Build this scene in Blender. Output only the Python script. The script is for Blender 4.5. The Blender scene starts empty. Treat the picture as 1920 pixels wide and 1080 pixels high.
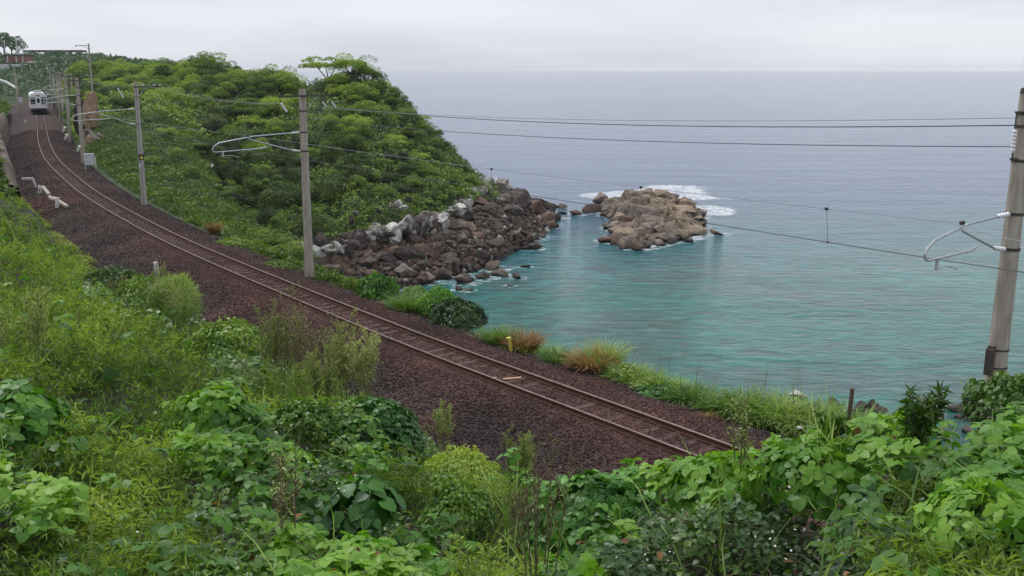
import bpy, math, random
import numpy as np
from mathutils import Vector, Matrix, noise as mnoise

random.seed(7)
RNG = np.random.default_rng(7)
scene = bpy.context.scene
COL = scene.collection

HAZE_D = 0.00010

# ------------------------------------------------------------------ camera
F = 1980.0                      # focal length in pixels of a 1920 wide frame
PITCH = math.atan(407 / F)
SP, CP = math.sin(PITCH), math.cos(PITCH)
CAMZ = 8.7                      # camera height above the rails
SEA = -12.0
cam_d = bpy.data.cameras.new('camera')
cam = bpy.data.objects.new('camera', cam_d)
COL.objects.link(cam)
cam.location = (0, 0, CAMZ)
cam.rotation_euler = (math.pi / 2 - PITCH, 0, 0)
cam_d.sensor_width = 36
cam_d.lens = 36 * F / 1920
cam_d.clip_start = 0.1
cam_d.clip_end = 90000
scene.camera = cam

# ------------------------------------------------------------------ world, sun, exposure
SUN_EL, SUN_AZ = math.radians(62), math.radians(-40)
w = bpy.data.worlds.new('World')
scene.world = w
w.use_nodes = True
nt = w.node_tree
nt.nodes.clear()
def wn(t, **k):
    n = nt.nodes.new(t)
    for a, b in k.items():
        setattr(n, a, b)
    return n
out = wn('ShaderNodeOutputWorld')
sky = wn('ShaderNodeTexSky')
sky.sky_type = 'NISHITA'
sky.sun_disc = False
sky.sun_elevation = SUN_EL
sky.sun_rotation = SUN_AZ
bg1 = wn('ShaderNodeBackground')
bg1.inputs['Strength'].default_value = 0.10
nt.links.new(sky.outputs[0], bg1.inputs[0])
tc = wn('ShaderNodeTexCoord')
mp = wn('ShaderNodeMapping')
mp.inputs['Scale'].default_value = (1.5, 1.5, 9.0)
mp.inputs['Location'].default_value = (0.3, 1.1, 0.4)
nt.links.new(tc.outputs['Generated'], mp.inputs[0])
nz = wn('ShaderNodeTexNoise')
nz.inputs['Scale'].default_value = 1.6
nz.inputs['Detail'].default_value = 5
nz.inputs['Roughness'].default_value = 0.5
nt.links.new(mp.outputs[0], nz.inputs['Vector'])
rp = wn('ShaderNodeValToRGB')
rp.color_ramp.elements[0].position = 0.36
rp.color_ramp.elements[0].color = (0.570, 0.595, 0.660, 1)
rp.color_ramp.elements[1].position = 0.60
rp.color_ramp.elements[1].color = (0.730, 0.745, 0.800, 1)
nt.links.new(nz.outputs[0], rp.inputs[0])
bg2 = wn('ShaderNodeBackground')
bg2.inputs['Strength'].default_value = 1.0
nt.links.new(rp.outputs[0], bg2.inputs[0])
mx = wn('ShaderNodeMixShader')
mx.inputs[0].default_value = 0.92
nt.links.new(bg1.outputs[0], mx.inputs[1])
nt.links.new(bg2.outputs[0], mx.inputs[2])
nt.links.new(mx.outputs[0], out.inputs[0])

sd = bpy.data.lights.new('sun', 'SUN')
sd.energy = 1.6
sd.angle = math.radians(20)
sd.color = (1.0, 0.975, 0.94)
sun = bpy.data.objects.new('sun', sd)
COL.objects.link(sun)
_el, _az = SUN_EL, SUN_AZ
_dir = Vector((math.sin(_az) * math.cos(_el), math.cos(_az) * math.cos(_el), math.sin(_el)))
sun.rotation_euler = _dir.to_track_quat('Z', 'Y').to_euler()
scene.view_settings.view_transform = 'Standard'
scene.view_settings.look = 'None'
scene.view_settings.exposure = 0.26
scene.view_settings.gamma = 1.0
scene.view_settings.use_curve_mapping = False
scene.cycles.max_bounces = 7
scene.cycles.diffuse_bounces = 3
scene.cycles.glossy_bounces = 3
scene.cycles.transmission_bounces = 5
scene.cycles.volume_bounces = 0
scene.cycles.use_denoising = True

# ------------------------------------------------------------------ geometry helpers
def at(px, py, t):
    """world point seen at photo pixel (px,py) at camera depth t"""
    u = (px - 960) / F
    v = (540 - py) / F
    return np.array([u * t, (CP + v * SP) * t, CAMZ + (-SP + v * CP) * t])

def onz(px, py, z):
    v = (540 - py) / F
    t = (CAMZ - z) / (SP - v * CP)
    return at(px, py, t)

def proj(P):
    P = np.atleast_2d(P)
    Y, Z = P[:, 1], P[:, 2] - CAMZ
    d = Y * CP - Z * SP
    up = Y * SP + Z * CP
    d = np.where(d < 0.1, 0.1, d)
    return 960 + F * P[:, 0] / d, 540 - F * up / d, d

def _hash(ix, iy, iz, seed):
    h = (ix.astype(np.int64) * 374761393 + iy.astype(np.int64) * 668265263 + iz.astype(np.int64) * 2147483647 + seed * 974634777) & 0xffffffff
    h = ((h ^ (h >> 13)) * 1274126177) & 0xffffffff
    h = (h ^ (h >> 16)) & 0xffffffff
    return h / 4294967295.0

def vnoise(x, y, z=None, seed=0):
    x = np.asarray(x, float); y = np.asarray(y, float)
    z = np.zeros_like(x) if z is None else np.asarray(z, float)
    xi, yi, zi = np.floor(x), np.floor(y), np.floor(z)
    fx, fy, fz = x - xi, y - yi, z - zi
    fx, fy, fz = [q * q * (3 - 2 * q) for q in (fx, fy, fz)]
    xi, yi, zi = xi.astype(np.int64), yi.astype(np.int64), zi.astype(np.int64)
    r = 0
    for a in (0, 1):
        for b in (0, 1):
            for c in (0, 1):
                wgt = (fx if a else 1 - fx) * (fy if b else 1 - fy) * (fz if c else 1 - fz)
                r = r + wgt * _hash(xi + a, yi + b, zi + c, seed)
    return r

def fbm(x, y, z=None, seed=0, oct=4):
    r, amp, tot, f = 0, 1.0, 0, 1.0
    for k in range(oct):
        r = r + amp * vnoise(np.asarray(x) * f, np.asarray(y) * f, None if z is None else np.asarray(z) * f, seed + k)
        tot += amp; amp *= 0.5; f *= 2.03
    return r / tot

def sstep(a, b, x):
    q = np.clip((np.asarray(x, float) - a) / (b - a), 0, 1)
    return q * q * (3 - 2 * q)

def new_mesh(name, V, faces, mats, tint=None, smooth=False, matidx=None, attrs=None):
    """faces: ndarray (n,k) or a list of lists"""
    me = bpy.data.meshes.new(name)
    V = np.asarray(V, dtype=np.float32)
    if isinstance(faces, np.ndarray):
        n, k = faces.shape
        me.vertices.add(len(V)); me.vertices.foreach_set('co', V.ravel())
        me.loops.add(n * k); me.loops.foreach_set('vertex_index', faces.astype(np.int32).ravel())
        me.polygons.add(n)
        me.polygons.foreach_set('loop_start', (np.arange(n) * k).astype(np.int32))
        try:
            me.polygons.foreach_set('loop_total', np.full(n, k, np.int32))
        except Exception:
            pass
    else:
        me.from_pydata([tuple(map(float, v)) for v in V], [], [tuple(map(int, f)) for f in faces])
    if matidx is not None:
        me.polygons.foreach_set('material_index', np.asarray(matidx, np.int32))
    for m in (mats if isinstance(mats, (list, tuple)) else [mats]):
        me.materials.append(m)
    me.update(calc_edges=True)
    if smooth:
        me.polygons.foreach_set('use_smooth', np.ones(len(me.polygons), bool))
    if tint is not None:
        a = me.attributes.new('tint', 'FLOAT', 'POINT')
        a.data.foreach_set('value', np.asarray(tint, np.float32))
    for k2, v2 in (attrs or {}).items():
        a = me.attributes.new(k2, 'FLOAT', 'POINT')
        a.data.foreach_set('value', np.asarray(v2, np.float32))
    me.validate(verbose=False)
    return me

def link(name, data, parent=None, loc=None):
    o = bpy.data.objects.new(name, data)
    COL.objects.link(o)
    if parent is not None:
        o.parent = parent
    if loc is not None:
        o.location = loc
    return o

def tag(o, label=None, cat=None, group=None, kind=None):
    if label: o['label'] = label
    if cat: o['category'] = cat
    if group: o['group'] = group
    if kind: o['kind'] = kind
    return o

def empty(name, loc, label, cat, group=None, rz=0.0):
    o = link(name, None, loc=loc)
    o.rotation_euler = (0, 0, rz)
    o.empty_display_size = 0.3
    return tag(o, label, cat, group)

def copy_tree(o, label=None, group=None, parent=None):
    c = o.copy()
    COL.objects.link(c)
    c.parent = parent
    for ch in o.children:
        copy_tree(ch, parent=c)
    if label: c['label'] = label
    if group: c['group'] = group
    return c

class MB:
    """collects boxes, tubes and grids into one mesh"""
    def __init__(s):
        s.v, s.f = [], []
    def add(s, V, Fc):
        b = len(s.v)
        s.v += [tuple(map(float, q)) for q in V]
        s.f += [tuple(int(i) + b for i in f) for f in Fc]
        return s
    def box(s, c, size, rot=None, taper=1.0, bev=0.0):
        x, y, z = [q / 2 for q in size]
        if bev > 0:
            b = min(bev, x * .9, y * .9, z * .9)
            V = []
            for sx in (-1, 1):
                for sy in (-1, 1):
                    for sz in (-1, 1):
                        V += [(sx * (x - b), sy * (y - b), sz * z), (sx * (x - b), sy * y, sz * (z - b)), (sx * x, sy * (y - b), sz * (z - b))]
            import bmesh
            bm = bmesh.new()
            for q in V: bm.verts.new(q)
            bmesh.ops.convex_hull(bm, input=bm.verts)
            bmesh.ops.dissolve_limit(bm, angle_limit=0.01, verts=bm.verts, edges=bm.edges)
            bm.verts.index_update()
            V = [v.co.copy() for v in bm.verts]
            Fc = [[v.index for v in f.verts] for f in bm.faces]
            bm.free()
        else:
            V = [Vector((sx * x * (taper if sz > 0 else 1), sy * y * (taper if sz > 0 else 1), sz * z)) for sz in (-1, 1) for sy in (-1, 1) for sx in (-1, 1)]
            Fc = [(0, 2, 3, 1), (4, 5, 7, 6), (0, 1, 5, 4), (2, 6, 7, 3), (0, 4, 6, 2), (1, 3, 7, 5)]
        M = rot if rot is not None else Matrix.Identity(3)
        s.add([M @ Vector(q) + Vector(c) for q in V], Fc)
        return s
    def tube(s, pts, r, n=8, caps=True):
        pts = [Vector(p) for p in pts]
        rs = r if isinstance(r, (list, tuple)) else [r] * len(pts)
        V, Fc = [], []
        up = Vector((0, 0, 1))
        prev = None
        for i, p in enumerate(pts):
            d = (pts[min(i + 1, len(pts) - 1)] - pts[max(i - 1, 0)])
            if d.length < 1e-9: d = Vector((0, 0, 1))
            d.normalize()
            if prev is None:
                a = d.cross(up)
                if a.length < 1e-3: a = d.cross(Vector((1, 0, 0)))
            else:
                a = prev - d * prev.dot(d)
                if a.length < 1e-4: a = d.cross(up)
            a.normalize(); prev = a
            b = d.cross(a)
            for k in range(n):
                th = 2 * math.pi * k / n
                V.append(p + (a * math.cos(th) + b * math.sin(th)) * rs[i])
        for i in range(len(pts) - 1):
            for k in range(n):
                k2 = (k + 1) % n
                Fc.append((i * n + k, i * n + k2, (i + 1) * n + k2, (i + 1) * n + k))
        if caps:
            Fc.append(tuple(range(n))[::-1]); Fc.append(tuple((len(pts) - 1) * n + k for k in range(n)))
        s.add(V, Fc)
        return s
    def build(s, name, mat, parent=None, smooth=False, loc=None):
        me = new_mesh(name, s.v, s.f, mat, smooth=smooth)
        if smooth:
            me.set_sharp_from_angle(angle=math.radians(40))
        return link(name, me, parent, loc)

# ------------------------------------------------------------------ materials
def nodes_of(name):
    m = bpy.data.materials.new(name)
    m.use_nodes = True
    t = m.node_tree
    b = t.nodes['Principled BSDF']
    return m, t, b

def ramp(t, stops):
    r = t.nodes.new('ShaderNodeValToRGB')
    e = r.color_ramp.elements
    while len(e) < len(stops): e.new(0.5)
    for i, (p, c) in enumerate(stops):
        e[i].position = p
        e[i].color = (*c, 1)
    return r

def tex_noise(t, vec, scale, detail=4, rough=0.55, dist=0.0):
    n = t.nodes.new('ShaderNodeTexNoise')
    n.inputs['Scale'].default_value = scale
    n.inputs['Detail'].default_value = detail
    n.inputs['Roughness'].default_value = rough
    n.inputs['Distortion'].default_value = dist
    if vec is not None: t.links.new(vec, n.inputs['Vector'])
    return n

def mixc(t, fac, a, b, mode='MIX'):
    m = t.nodes.new('ShaderNodeMix')
    m.data_type = 'RGBA'; m.blend_type = mode
    for s_, v in ((0, fac), (6, a), (7, b)):
        if hasattr(v, 'links'): t.links.new(v, m.inputs[s_])
        else: m.inputs[s_].default_value = v if s_ == 0 else (*v, 1)
    return m.outputs[2]

def mathn(t, op, a, b=0.0, clamp=False):
    m = t.nodes.new('ShaderNodeMath'); m.operation = op; m.use_clamp = clamp
    for i, v in enumerate((a, b)):
        if hasattr(v, 'links'): t.links.new(v, m.inputs[i])
        else: m.inputs[i].default_value = v
    return m.outputs[0]

def simple(name, c1, c2, scale=6.0, rough=0.8, bump=0.3, bscale=30.0, metallic=0.0, coord='Object', stretch=None, dist=0.02):
    m, t, b = nodes_of(name)
    tcn = t.nodes.new('ShaderNodeTexCoord')
    vec = tcn.outputs[coord]
    if stretch:
        mpn = t.nodes.new('ShaderNodeMapping'); mpn.inputs['Scale'].default_value = stretch
        t.links.new(vec, mpn.inputs[0]); vec = mpn.outputs[0]
    n = tex_noise(t, vec, scale, 6, 0.6)
    r = ramp(t, [(0.32, c1), (0.68, c2)])
    t.links.new(n.outputs[0], r.inputs[0])
    t.links.new(r.outputs[0], b.inputs['Base Color'])
    b.inputs['Roughness'].default_value = rough
    b.inputs['Metallic'].default_value = metallic
    if bump:
        n2 = tex_noise(t, vec, bscale, 5, 0.6)
        bp = t.nodes.new('ShaderNodeBump'); bp.inputs['Strength'].default_value = bump; bp.inputs['Distance'].default_value = dist
        t.links.new(n2.outputs[0], bp.inputs['Height']); t.links.new(bp.outputs[0], b.inputs['Normal'])
    return m

def leaf_mat(name, dark, mid, light, rough=0.42, trans=0.32, patch=0.6, spec=0.35):
    m, t, b = nodes_of(name)
    at_ = t.nodes.new('ShaderNodeAttribute'); at_.attribute_name = 'tint'
    tcn = t.nodes.new('ShaderNodeTexCoord')
    geo = t.nodes.new('ShaderNodeNewGeometry')
    n = tex_noise(t, geo.outputs['Position'], patch, 3, 0.5)
    oi = t.nodes.new('ShaderNodeObjectInfo')
    s1 = mathn(t, 'MULTIPLY', n.outputs[0], 0.75)
    s2 = mathn(t, 'MULTIPLY', at_.outputs['Fac'], 0.6)
    s3 = mathn(t, 'ADD', s1, s2)
    s4 = mathn(t, 'MULTIPLY', mathn(t, 'SUBTRACT', oi.outputs['Random'], 0.5), 0.5)
    s5 = mathn(t, 'ADD', s3, s4)
    n9 = tex_noise(t, geo.outputs['Position'], 55, 4, 0.7)
    s5 = mathn(t, 'ADD', s5, mathn(t, 'MULTIPLY', mathn(t, 'SUBTRACT', n9.outputs[0], 0.5), 0.35))
    r = ramp(t, [(0.33, dark), (0.66, mid), (0.98, light)])
    t.links.new(s5, r.inputs[0])
    t.links.new(r.outputs[0], b.inputs['Base Color'])
    b.inputs['Roughness'].default_value = rough
    b.inputs['Specular IOR Level'].default_value = spec
    tr = t.nodes.new('ShaderNodeBsdfTranslucent')
    brt = mixc(t, 1.0, r.outputs[0], (1.25, 1.35, 0.5), 'MULTIPLY')
    t.links.new(brt, tr.inputs[0])
    ms = t.nodes.new('ShaderNodeMixShader'); ms.inputs[0].default_value = trans
    t.links.new(b.outputs[0], ms.inputs[1]); t.links.new(tr.outputs[0], ms.inputs[2])
    t.links.new(ms.outputs[0], t.nodes['Material Output'].inputs[0])
    return m

M = {}
M['feather'] = leaf_mat('bamboo_grass_leaf', (0.090, 0.165, 0.028), (0.285, 0.420, 0.070), (0.52, 0.60, 0.15), 0.5, 0.35, 0.5)
M['kudzu'] = leaf_mat('kudzu_leaf', (0.030, 0.095, 0.014), (0.098, 0.255, 0.025), (0.235, 0.43, 0.048), 0.42, 0.35, 0.7)
M['dome'] = leaf_mat('dome_vine_leaf', (0.022, 0.080, 0.014), (0.055, 0.175, 0.024), (0.14, 0.33, 0.040), 0.4, 0.25, 1.0)
M['small'] = leaf_mat('small_shrub_leaf', (0.043, 0.098, 0.014), (0.092, 0.195, 0.027), (0.215, 0.338, 0.047), 0.36, 0.25, 0.9)
M['dark'] = leaf_mat('dark_shrub_leaf', (0.022, 0.055, 0.014), (0.045, 0.105, 0.023), (0.11, 0.20, 0.042), 0.36, 0.2, 0.9)
M['grass'] = leaf_mat('long_grass_blade', (0.080, 0.160, 0.034), (0.175, 0.310, 0.058), (0.36, 0.47, 0.13), 0.5, 0.3, 0.6)
M['weed'] = leaf_mat('tall_weed_leaf', (0.22, 0.27, 0.08), (0.38, 0.43, 0.16), (0.56, 0.58, 0.28), 0.6, 0.3, 0.8)
M['dead'] = leaf_mat('dead_grass_blade', (0.13, 0.060, 0.030), (0.26, 0.135, 0.060), (0.40, 0.26, 0.12), 0.8, 0.2, 1.0)
M['bank'] = leaf_mat('bank_grass_leaf', (0.070, 0.125, 0.022), (0.160, 0.255, 0.040), (0.31, 0.40, 0.085), 0.5, 0.3, 0.14)
M['tree'] = leaf_mat('evergreen_tree_leaf', (0.032, 0.064, 0.015), (0.095, 0.172, 0.030), (0.25, 0.35, 0.058), 0.42, 0.22, 0.07)
M['brighttree'] = leaf_mat('fresh_tree_leaf', (0.065, 0.125, 0.022), (0.180, 0.295, 0.040), (0.37, 0.48, 0.080), 0.45, 0.28, 0.09)
M['darktree'] = leaf_mat('dark_broadleaf', (0.018, 0.038, 0.013), (0.044, 0.088, 0.022), (0.12, 0.18, 0.038), 0.4, 0.2, 0.07)  # darker leaf colour of a different tree species
M['fartree'] = leaf_mat('haze_paled_tree_leaf', (0.075, 0.130, 0.080), (0.125, 0.200, 0.120), (0.20, 0.29, 0.18), 0.6, 0.2, 0.05)  # distance haze is painted into this leaf colour, paler than the near trees
M['bark'] = simple('grey_brown_bark', (0.05, 0.038, 0.028), (0.14, 0.115, 0.09), 8, 0.9, 0.5)
M['drystem'] = simple('dry_brown_stem', (0.10, 0.075, 0.045), (0.22, 0.17, 0.10), 8, 0.9, 0)
M['vinestem'] = simple('brown_green_vine', (0.05, 0.055, 0.02), (0.11, 0.11, 0.045), 8, 0.8, 0)
M['greenstem'] = simple('green_stem', (0.10, 0.13, 0.04), (0.20, 0.23, 0.09), 8, 0.8, 0)
M['soil'] = simple('dark_leaf_litter_soil', (0.012, 0.012, 0.007), (0.045, 0.038, 0.022), 1.7, 0.95, 0.6, 9, dist=0.1)
M['slope'] = simple('overgrown_slope_soil', (0.018, 0.034, 0.010), (0.045, 0.075, 0.022), 0.5, 0.95, 0.6, 2.0, dist=0.3)
M['concrete'] = simple('weathered_pole_concrete', (0.26, 0.230, 0.190), (0.46, 0.420, 0.355), 2.2, 0.85, 0.25, 40, stretch=(5, 5, 0.7), dist=0.01)
M['galv'] = simple('galvanised_steel', (0.36, 0.38, 0.41), (0.52, 0.54, 0.57), 12, 0.45, 0.0, metallic=0.35)
M['darksteel'] = simple('dark_rusty_steel', (0.035, 0.030, 0.028), (0.09, 0.07, 0.06), 10, 0.7, 0.2)
M['wire'] = simple('dark_wire', (0.045, 0.05, 0.06), (0.08, 0.085, 0.10), 1, 0.5, 0)
M['greywire'] = simple('grey_wire', (0.26, 0.27, 0.29), (0.34, 0.35, 0.37), 1, 0.5, 0)
M['porcelain'] = simple('white_porcelain', (0.66, 0.67, 0.68), (0.80, 0.80, 0.80), 10, 0.25, 0)
M['white'] = simple('weathered_white_paint', (0.55, 0.54, 0.50), (0.78, 0.77, 0.74), 7, 0.6, 0.15)
M['yellow'] = simple('faded_yellow_paint', (0.55, 0.47, 0.06), (0.72, 0.66, 0.16), 7, 0.6, 0.1)
M['grey_box'] = simple('pale_grey_cabinet', (0.42, 0.44, 0.46), (0.56, 0.58, 0.60), 5, 0.5, 0.05)
M['black'] = simple('black_paint', (0.01, 0.01, 0.01), (0.025, 0.025, 0.02), 5, 0.5, 0)
M['signyellow'] = simple('sign_yellow', (0.75, 0.55, 0.04), (0.82, 0.62, 0.06), 5, 0.5, 0)
M['wood'] = simple('weathered_wood', (0.07, 0.05, 0.035), (0.17, 0.125, 0.085), 5, 0.9, 0.5, 20, stretch=(6, 6, 0.8))
M['palewood'] = simple('splintered_pale_wood', (0.40, 0.26, 0.14), (0.62, 0.46, 0.28), 5, 0.8, 0.2)
M['railrust'] = simple('rusty_rail_side', (0.075, 0.030, 0.018), (0.15, 0.065, 0.042), 6, 0.85, 0.3, 60)
M['railtop'] = simple('worn_rail_head', (0.15, 0.10, 0.09), (0.24, 0.185, 0.17), 3, 0.40, 0.0, metallic=0.65)
M['sleeper'] = simple('rust_stained_sleeper', (0.062, 0.036, 0.030), (0.140, 0.085, 0.070), 2.5, 0.95, 0.5, 18, stretch=(1, 3, 1))

# ballast: brown, redder beside the rails (brake dust), greyer further out
def ballast_mat():
    m, t, b = nodes_of('rust_brown_ballast')
    at_ = t.nodes.new('ShaderNodeAttribute'); at_.attribute_name = 'tint'
    rd = t.nodes.new('ShaderNodeAttribute'); rd.attribute_name = 'rust'
    geo = t.nodes.new('ShaderNodeNewGeometry')
    n = tex_noise(t, geo.outputs['Position'], 0.45, 5, 0.6)
    n2 = tex_noise(t, geo.outputs['Position'], 14, 5, 0.7)
    f = mathn(t, 'ADD', mathn(t, 'MULTIPLY', at_.outputs['Fac'], 0.5), mathn(t, 'MULTIPLY', n2.outputs[0], 0.5))
    r1 = ramp(t, [(0.2, (0.026, 0.019, 0.018)), (0.5, (0.068, 0.048, 0.045)), (0.85, (0.150, 0.122, 0.114))])
    r2 = ramp(t, [(0.2, (0.052, 0.026, 0.023)), (0.5, (0.100, 0.054, 0.048)), (0.85, (0.160, 0.095, 0.082))])
    t.links.new(f, r1.inputs[0]); t.links.new(f, r2.inputs[0])
    k = mathn(t, 'MULTIPLY', rd.outputs['Fac'], mathn(t, 'ADD', n.outputs[0], 0.42), True)
    c = mixc(t, k, r1.outputs[0], r2.outputs[0])
    nl = tex_noise(t, geo.outputs['Position'], .22, 4, .6, .6)
    rl = ramp(t, [(.35, (.72, .74, .76)), (.65, (1.28, 1.24, 1.20))])
    t.links.new(nl.outputs[0], rl.inputs[0])
    c = mixc(t, 1.0, c, rl.outputs[0], 'MULTIPLY')
    t.links.new(c, b.inputs['Base Color'])
    b.inputs['Roughness'].default_value = 0.93
    b.inputs['Specular IOR Level'].default_value = 0.25
    vo = t.nodes.new('ShaderNodeTexVoronoi'); vo.inputs['Scale'].default_value = 13
    t.links.new(geo.outputs['Position'], vo.inputs['Vector'])
    bp = t.nodes.new('ShaderNodeBump'); bp.inputs['Strength'].default_value = 0.9; bp.inputs['Distance'].default_value = 0.05; bp.invert = True
    t.links.new(vo.outputs['Distance'], bp.inputs['Height']); t.links.new(bp.outputs[0], b.inputs['Normal'])
    return m
M['ballast'] = ballast_mat()

def rock_mat(name, stops, streak=(1, 1, 1), scale=0.9, bs=1.0, tide=None):
    m, t, b = nodes_of(name)
    geo = t.nodes.new('ShaderNodeNewGeometry')
    oi = t.nodes.new('ShaderNodeObjectInfo')
    mpn = t.nodes.new('ShaderNodeMapping'); mpn.inputs['Scale'].default_value = streak
    t.links.new(geo.outputs['Position'], mpn.inputs[0])
    n = tex_noise(t, mpn.outputs[0], scale, 7, 0.65)
    n2 = tex_noise(t, mpn.outputs[0], scale * 6, 5, 0.7)
    f = mathn(t, 'ADD', mathn(t, 'MULTIPLY', n.outputs[0], 0.62), mathn(t, 'MULTIPLY', n2.outputs[0], 0.38))
    f = mathn(t, 'ADD', f, mathn(t, 'MULTIPLY', mathn(t, 'SUBTRACT', oi.outputs['Random'], 0.5), 0.22))
    r = ramp(t, stops)
    t.links.new(f, r.inputs[0])
    c = r.outputs[0]
    if tide is not None:            # wet dark band just above the water line
        sx = t.nodes.new('ShaderNodeSeparateXYZ'); t.links.new(geo.outputs['Position'], sx.inputs[0])
        h = mathn(t, 'SUBTRACT', sx.outputs[2], tide)
        h = mathn(t, 'SUBTRACT', mathn(t, 'MULTIPLY', h, 1.6), mathn(t, 'MULTIPLY', n.outputs[0], 0.8))
        h = mathn(t, 'ADD', h, 0.35, True)
        c = mixc(t, h, (0.030, 0.026, 0.020), c)
    t.links.new(c, b.inputs['Base Color'])
    b.inputs['Roughness'].default_value = 0.85
    b.inputs['Specular IOR Level'].default_value = 0.3
    bp = t.nodes.new('ShaderNodeBump'); bp.inputs['Strength'].default_value = 0.8; bp.inputs['Distance'].default_value = 0.22 * bs
    vc = t.nodes.new('ShaderNodeTexVoronoi'); vc.feature = 'DISTANCE_TO_EDGE'; vc.inputs['Scale'].default_value = .55
    wp_ = mixc(t, .35, mpn.outputs[0], n2.outputs['Color'], 'ADD'); t.links.new(wp_, vc.inputs['Vector'])
    ck = mathn(t, 'MULTIPLY', vc.outputs['Distance'], 9.0, True)
    hh = mathn(t, 'ADD', n.outputs[0], mathn(t, 'MULTIPLY', n2.outputs[0], 0.55))
    hh = mathn(t, 'ADD', hh, mathn(t, 'MULTIPLY', ck, .55))
    t.links.new(hh, bp.inputs['Height']); t.links.new(bp.outputs[0], b.inputs['Normal'])
    return m
M['rock_brown'] = rock_mat('brown_shore_rock', [(0.34, (0.045, 0.036, 0.030)), (0.5, (0.125, 0.100, 0.080)), (0.68, (0.26, 0.220, 0.180))], tide=SEA)
M['rock_red'] = rock_mat('reddish_shore_rock', [(0.34, (0.060, 0.034, 0.026)), (0.5, (0.150, 0.092, 0.068)), (0.68, (0.25, 0.185, 0.145))], tide=SEA)
M['rock_dark'] = rock_mat('dark_shore_rock', [(0.36, (0.030, 0.024, 0.022)), (0.52, (0.075, 0.058, 0.050)), (0.70, (0.15, 0.125, 0.105))])
M['rock_pale'] = rock_mat('pale_streaked_rock', [(0.36, (0.08, 0.072, 0.062)), (0.45, (0.34, 0.325, 0.29)), (0.58, (0.66, 0.64, 0.59))], (1.2, 1.2, 0.5), 1.1)
M['rock_streak'] = rock_mat('grey_cliff_rock_with_pale_streaks', [(0.40, (0.055, 0.042, 0.038)), (0.52, (0.125, 0.10, 0.088)), (0.62, (0.35, 0.325, 0.29))], (1.3, 1.3, 0.35), 1.0)
M['rock_tan'] = rock_mat('tan_islet_rock', [(0.34, (0.07, 0.052, 0.038)), (0.47, (0.235, 0.180, 0.125)), (0.64, (0.38, 0.305, 0.215))], tide=SEA)
M['rock_grey'] = rock_mat('grey_brown_islet_rock', [(0.34, (0.07, 0.054, 0.043)), (0.47, (0.205, 0.165, 0.132)), (0.64, (0.32, 0.265, 0.215))], tide=SEA)
M['earth'] = rock_mat('orange_tan_cut_earth', [(0.34, (0.16, 0.105, 0.06)), (0.5, (0.30, 0.205, 0.125)), (0.68, (0.42, 0.32, 0.21))], (1, 1, 2.2), 0.7, 0.5)
M['wall'] = rock_mat('stained_retaining_wall_concrete', [(0.34, (0.075, 0.060, 0.045)), (0.5, (0.17, 0.145, 0.115)), (0.68, (0.30, 0.275, 0.235))], (1, 1, 0.6), 0.8, 0.25)

# ------------------------------------------------------------------ the track line
UN = [(.51, 2.685, 850), (.323, 2.93, 780), (-.206, 3.61, 663), (-.35, 3.8, 637), (-.64, 4.21, 592), (-1.11, 4.88, 532), (-1.53, 5.49, 488),
      (-2.05, 6.27, 443), (-2.83, 7.55, 397), (-3.53, 8.76, 363), (-4.06, 9.76, 336), (-4.92, 11.42, 307), (-5.71, 13.06, 282), (-7.03, 15.96, 256), (-10.46, 23.7, 219)]
def Hof(y): return float(np.interp(y, [205, 300, 400], [7.5, 8.35, 8.7]))
pts = [(19.5, 3.0, 0.0), (11.9, 13.2, 0.0)]
for u, v, y in UN:
    h = Hof(y); pts.append((u * h, v * h, 8.7 - h))
pts += [(-89.5, 202, 1.25), (-103.5, 233, 1.5), (-121.5, 272, 1.8), (-143, 318, 2.2)]
pts = np.array(pts)
# smooth the measured points, then resample every 0.5 m
def catmull(P, n=12):
    o = []
    P = np.vstack([2 * P[0] - P[1], P, 2 * P[-1] - P[-2]])
    for i in range(1, len(P) - 2):
        for k in range(n):
            t = k / n
            o.append(0.5 * ((2 * P[i]) + (-P[i - 1] + P[i + 1]) * t + (2 * P[i - 1] - 5 * P[i] + 4 * P[i + 1] - P[i + 2]) * t * t + (-P[i - 1] + 3 * P[i] - 3 * P[i + 1] + P[i + 2]) * t ** 3))
    o.append(P[-2])
    return np.array(o)
cl = catmull(pts)
seg = np.r_[0, np.cumsum(np.linalg.norm(np.diff(cl, axis=0), axis=1))]
LEN = seg[-1]
S = np.arange(0, LEN, 0.5)
CL = np.stack([np.interp(S, seg, cl[:, k]) for k in range(3)], 1)
for _ in range(70):
    CL[1:-1] = (CL[:-2] + 2 * CL[1:-1] + CL[2:]) / 4
TG = np.gradient(CL, axis=0); TG[:, 2] = 0
TG /= np.linalg.norm(TG, axis=1)[:, None]
NR = np.stack([TG[:, 1], -TG[:, 0], np.zeros(len(TG))], 1)    # to the sea side
def trk(s, o=0.0, z=0.0):
    p = np.array([np.interp(s, S, CL[:, k]) for k in range(3)])
    n = np.array([np.interp(s, S, NR[:, k]) for k in range(3)])
    return p + n * o + np.array([0, 0, z])
def tdir(s):
    return np.array([np.interp(s, S, TG[:, k]) for k in range(3)])
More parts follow.
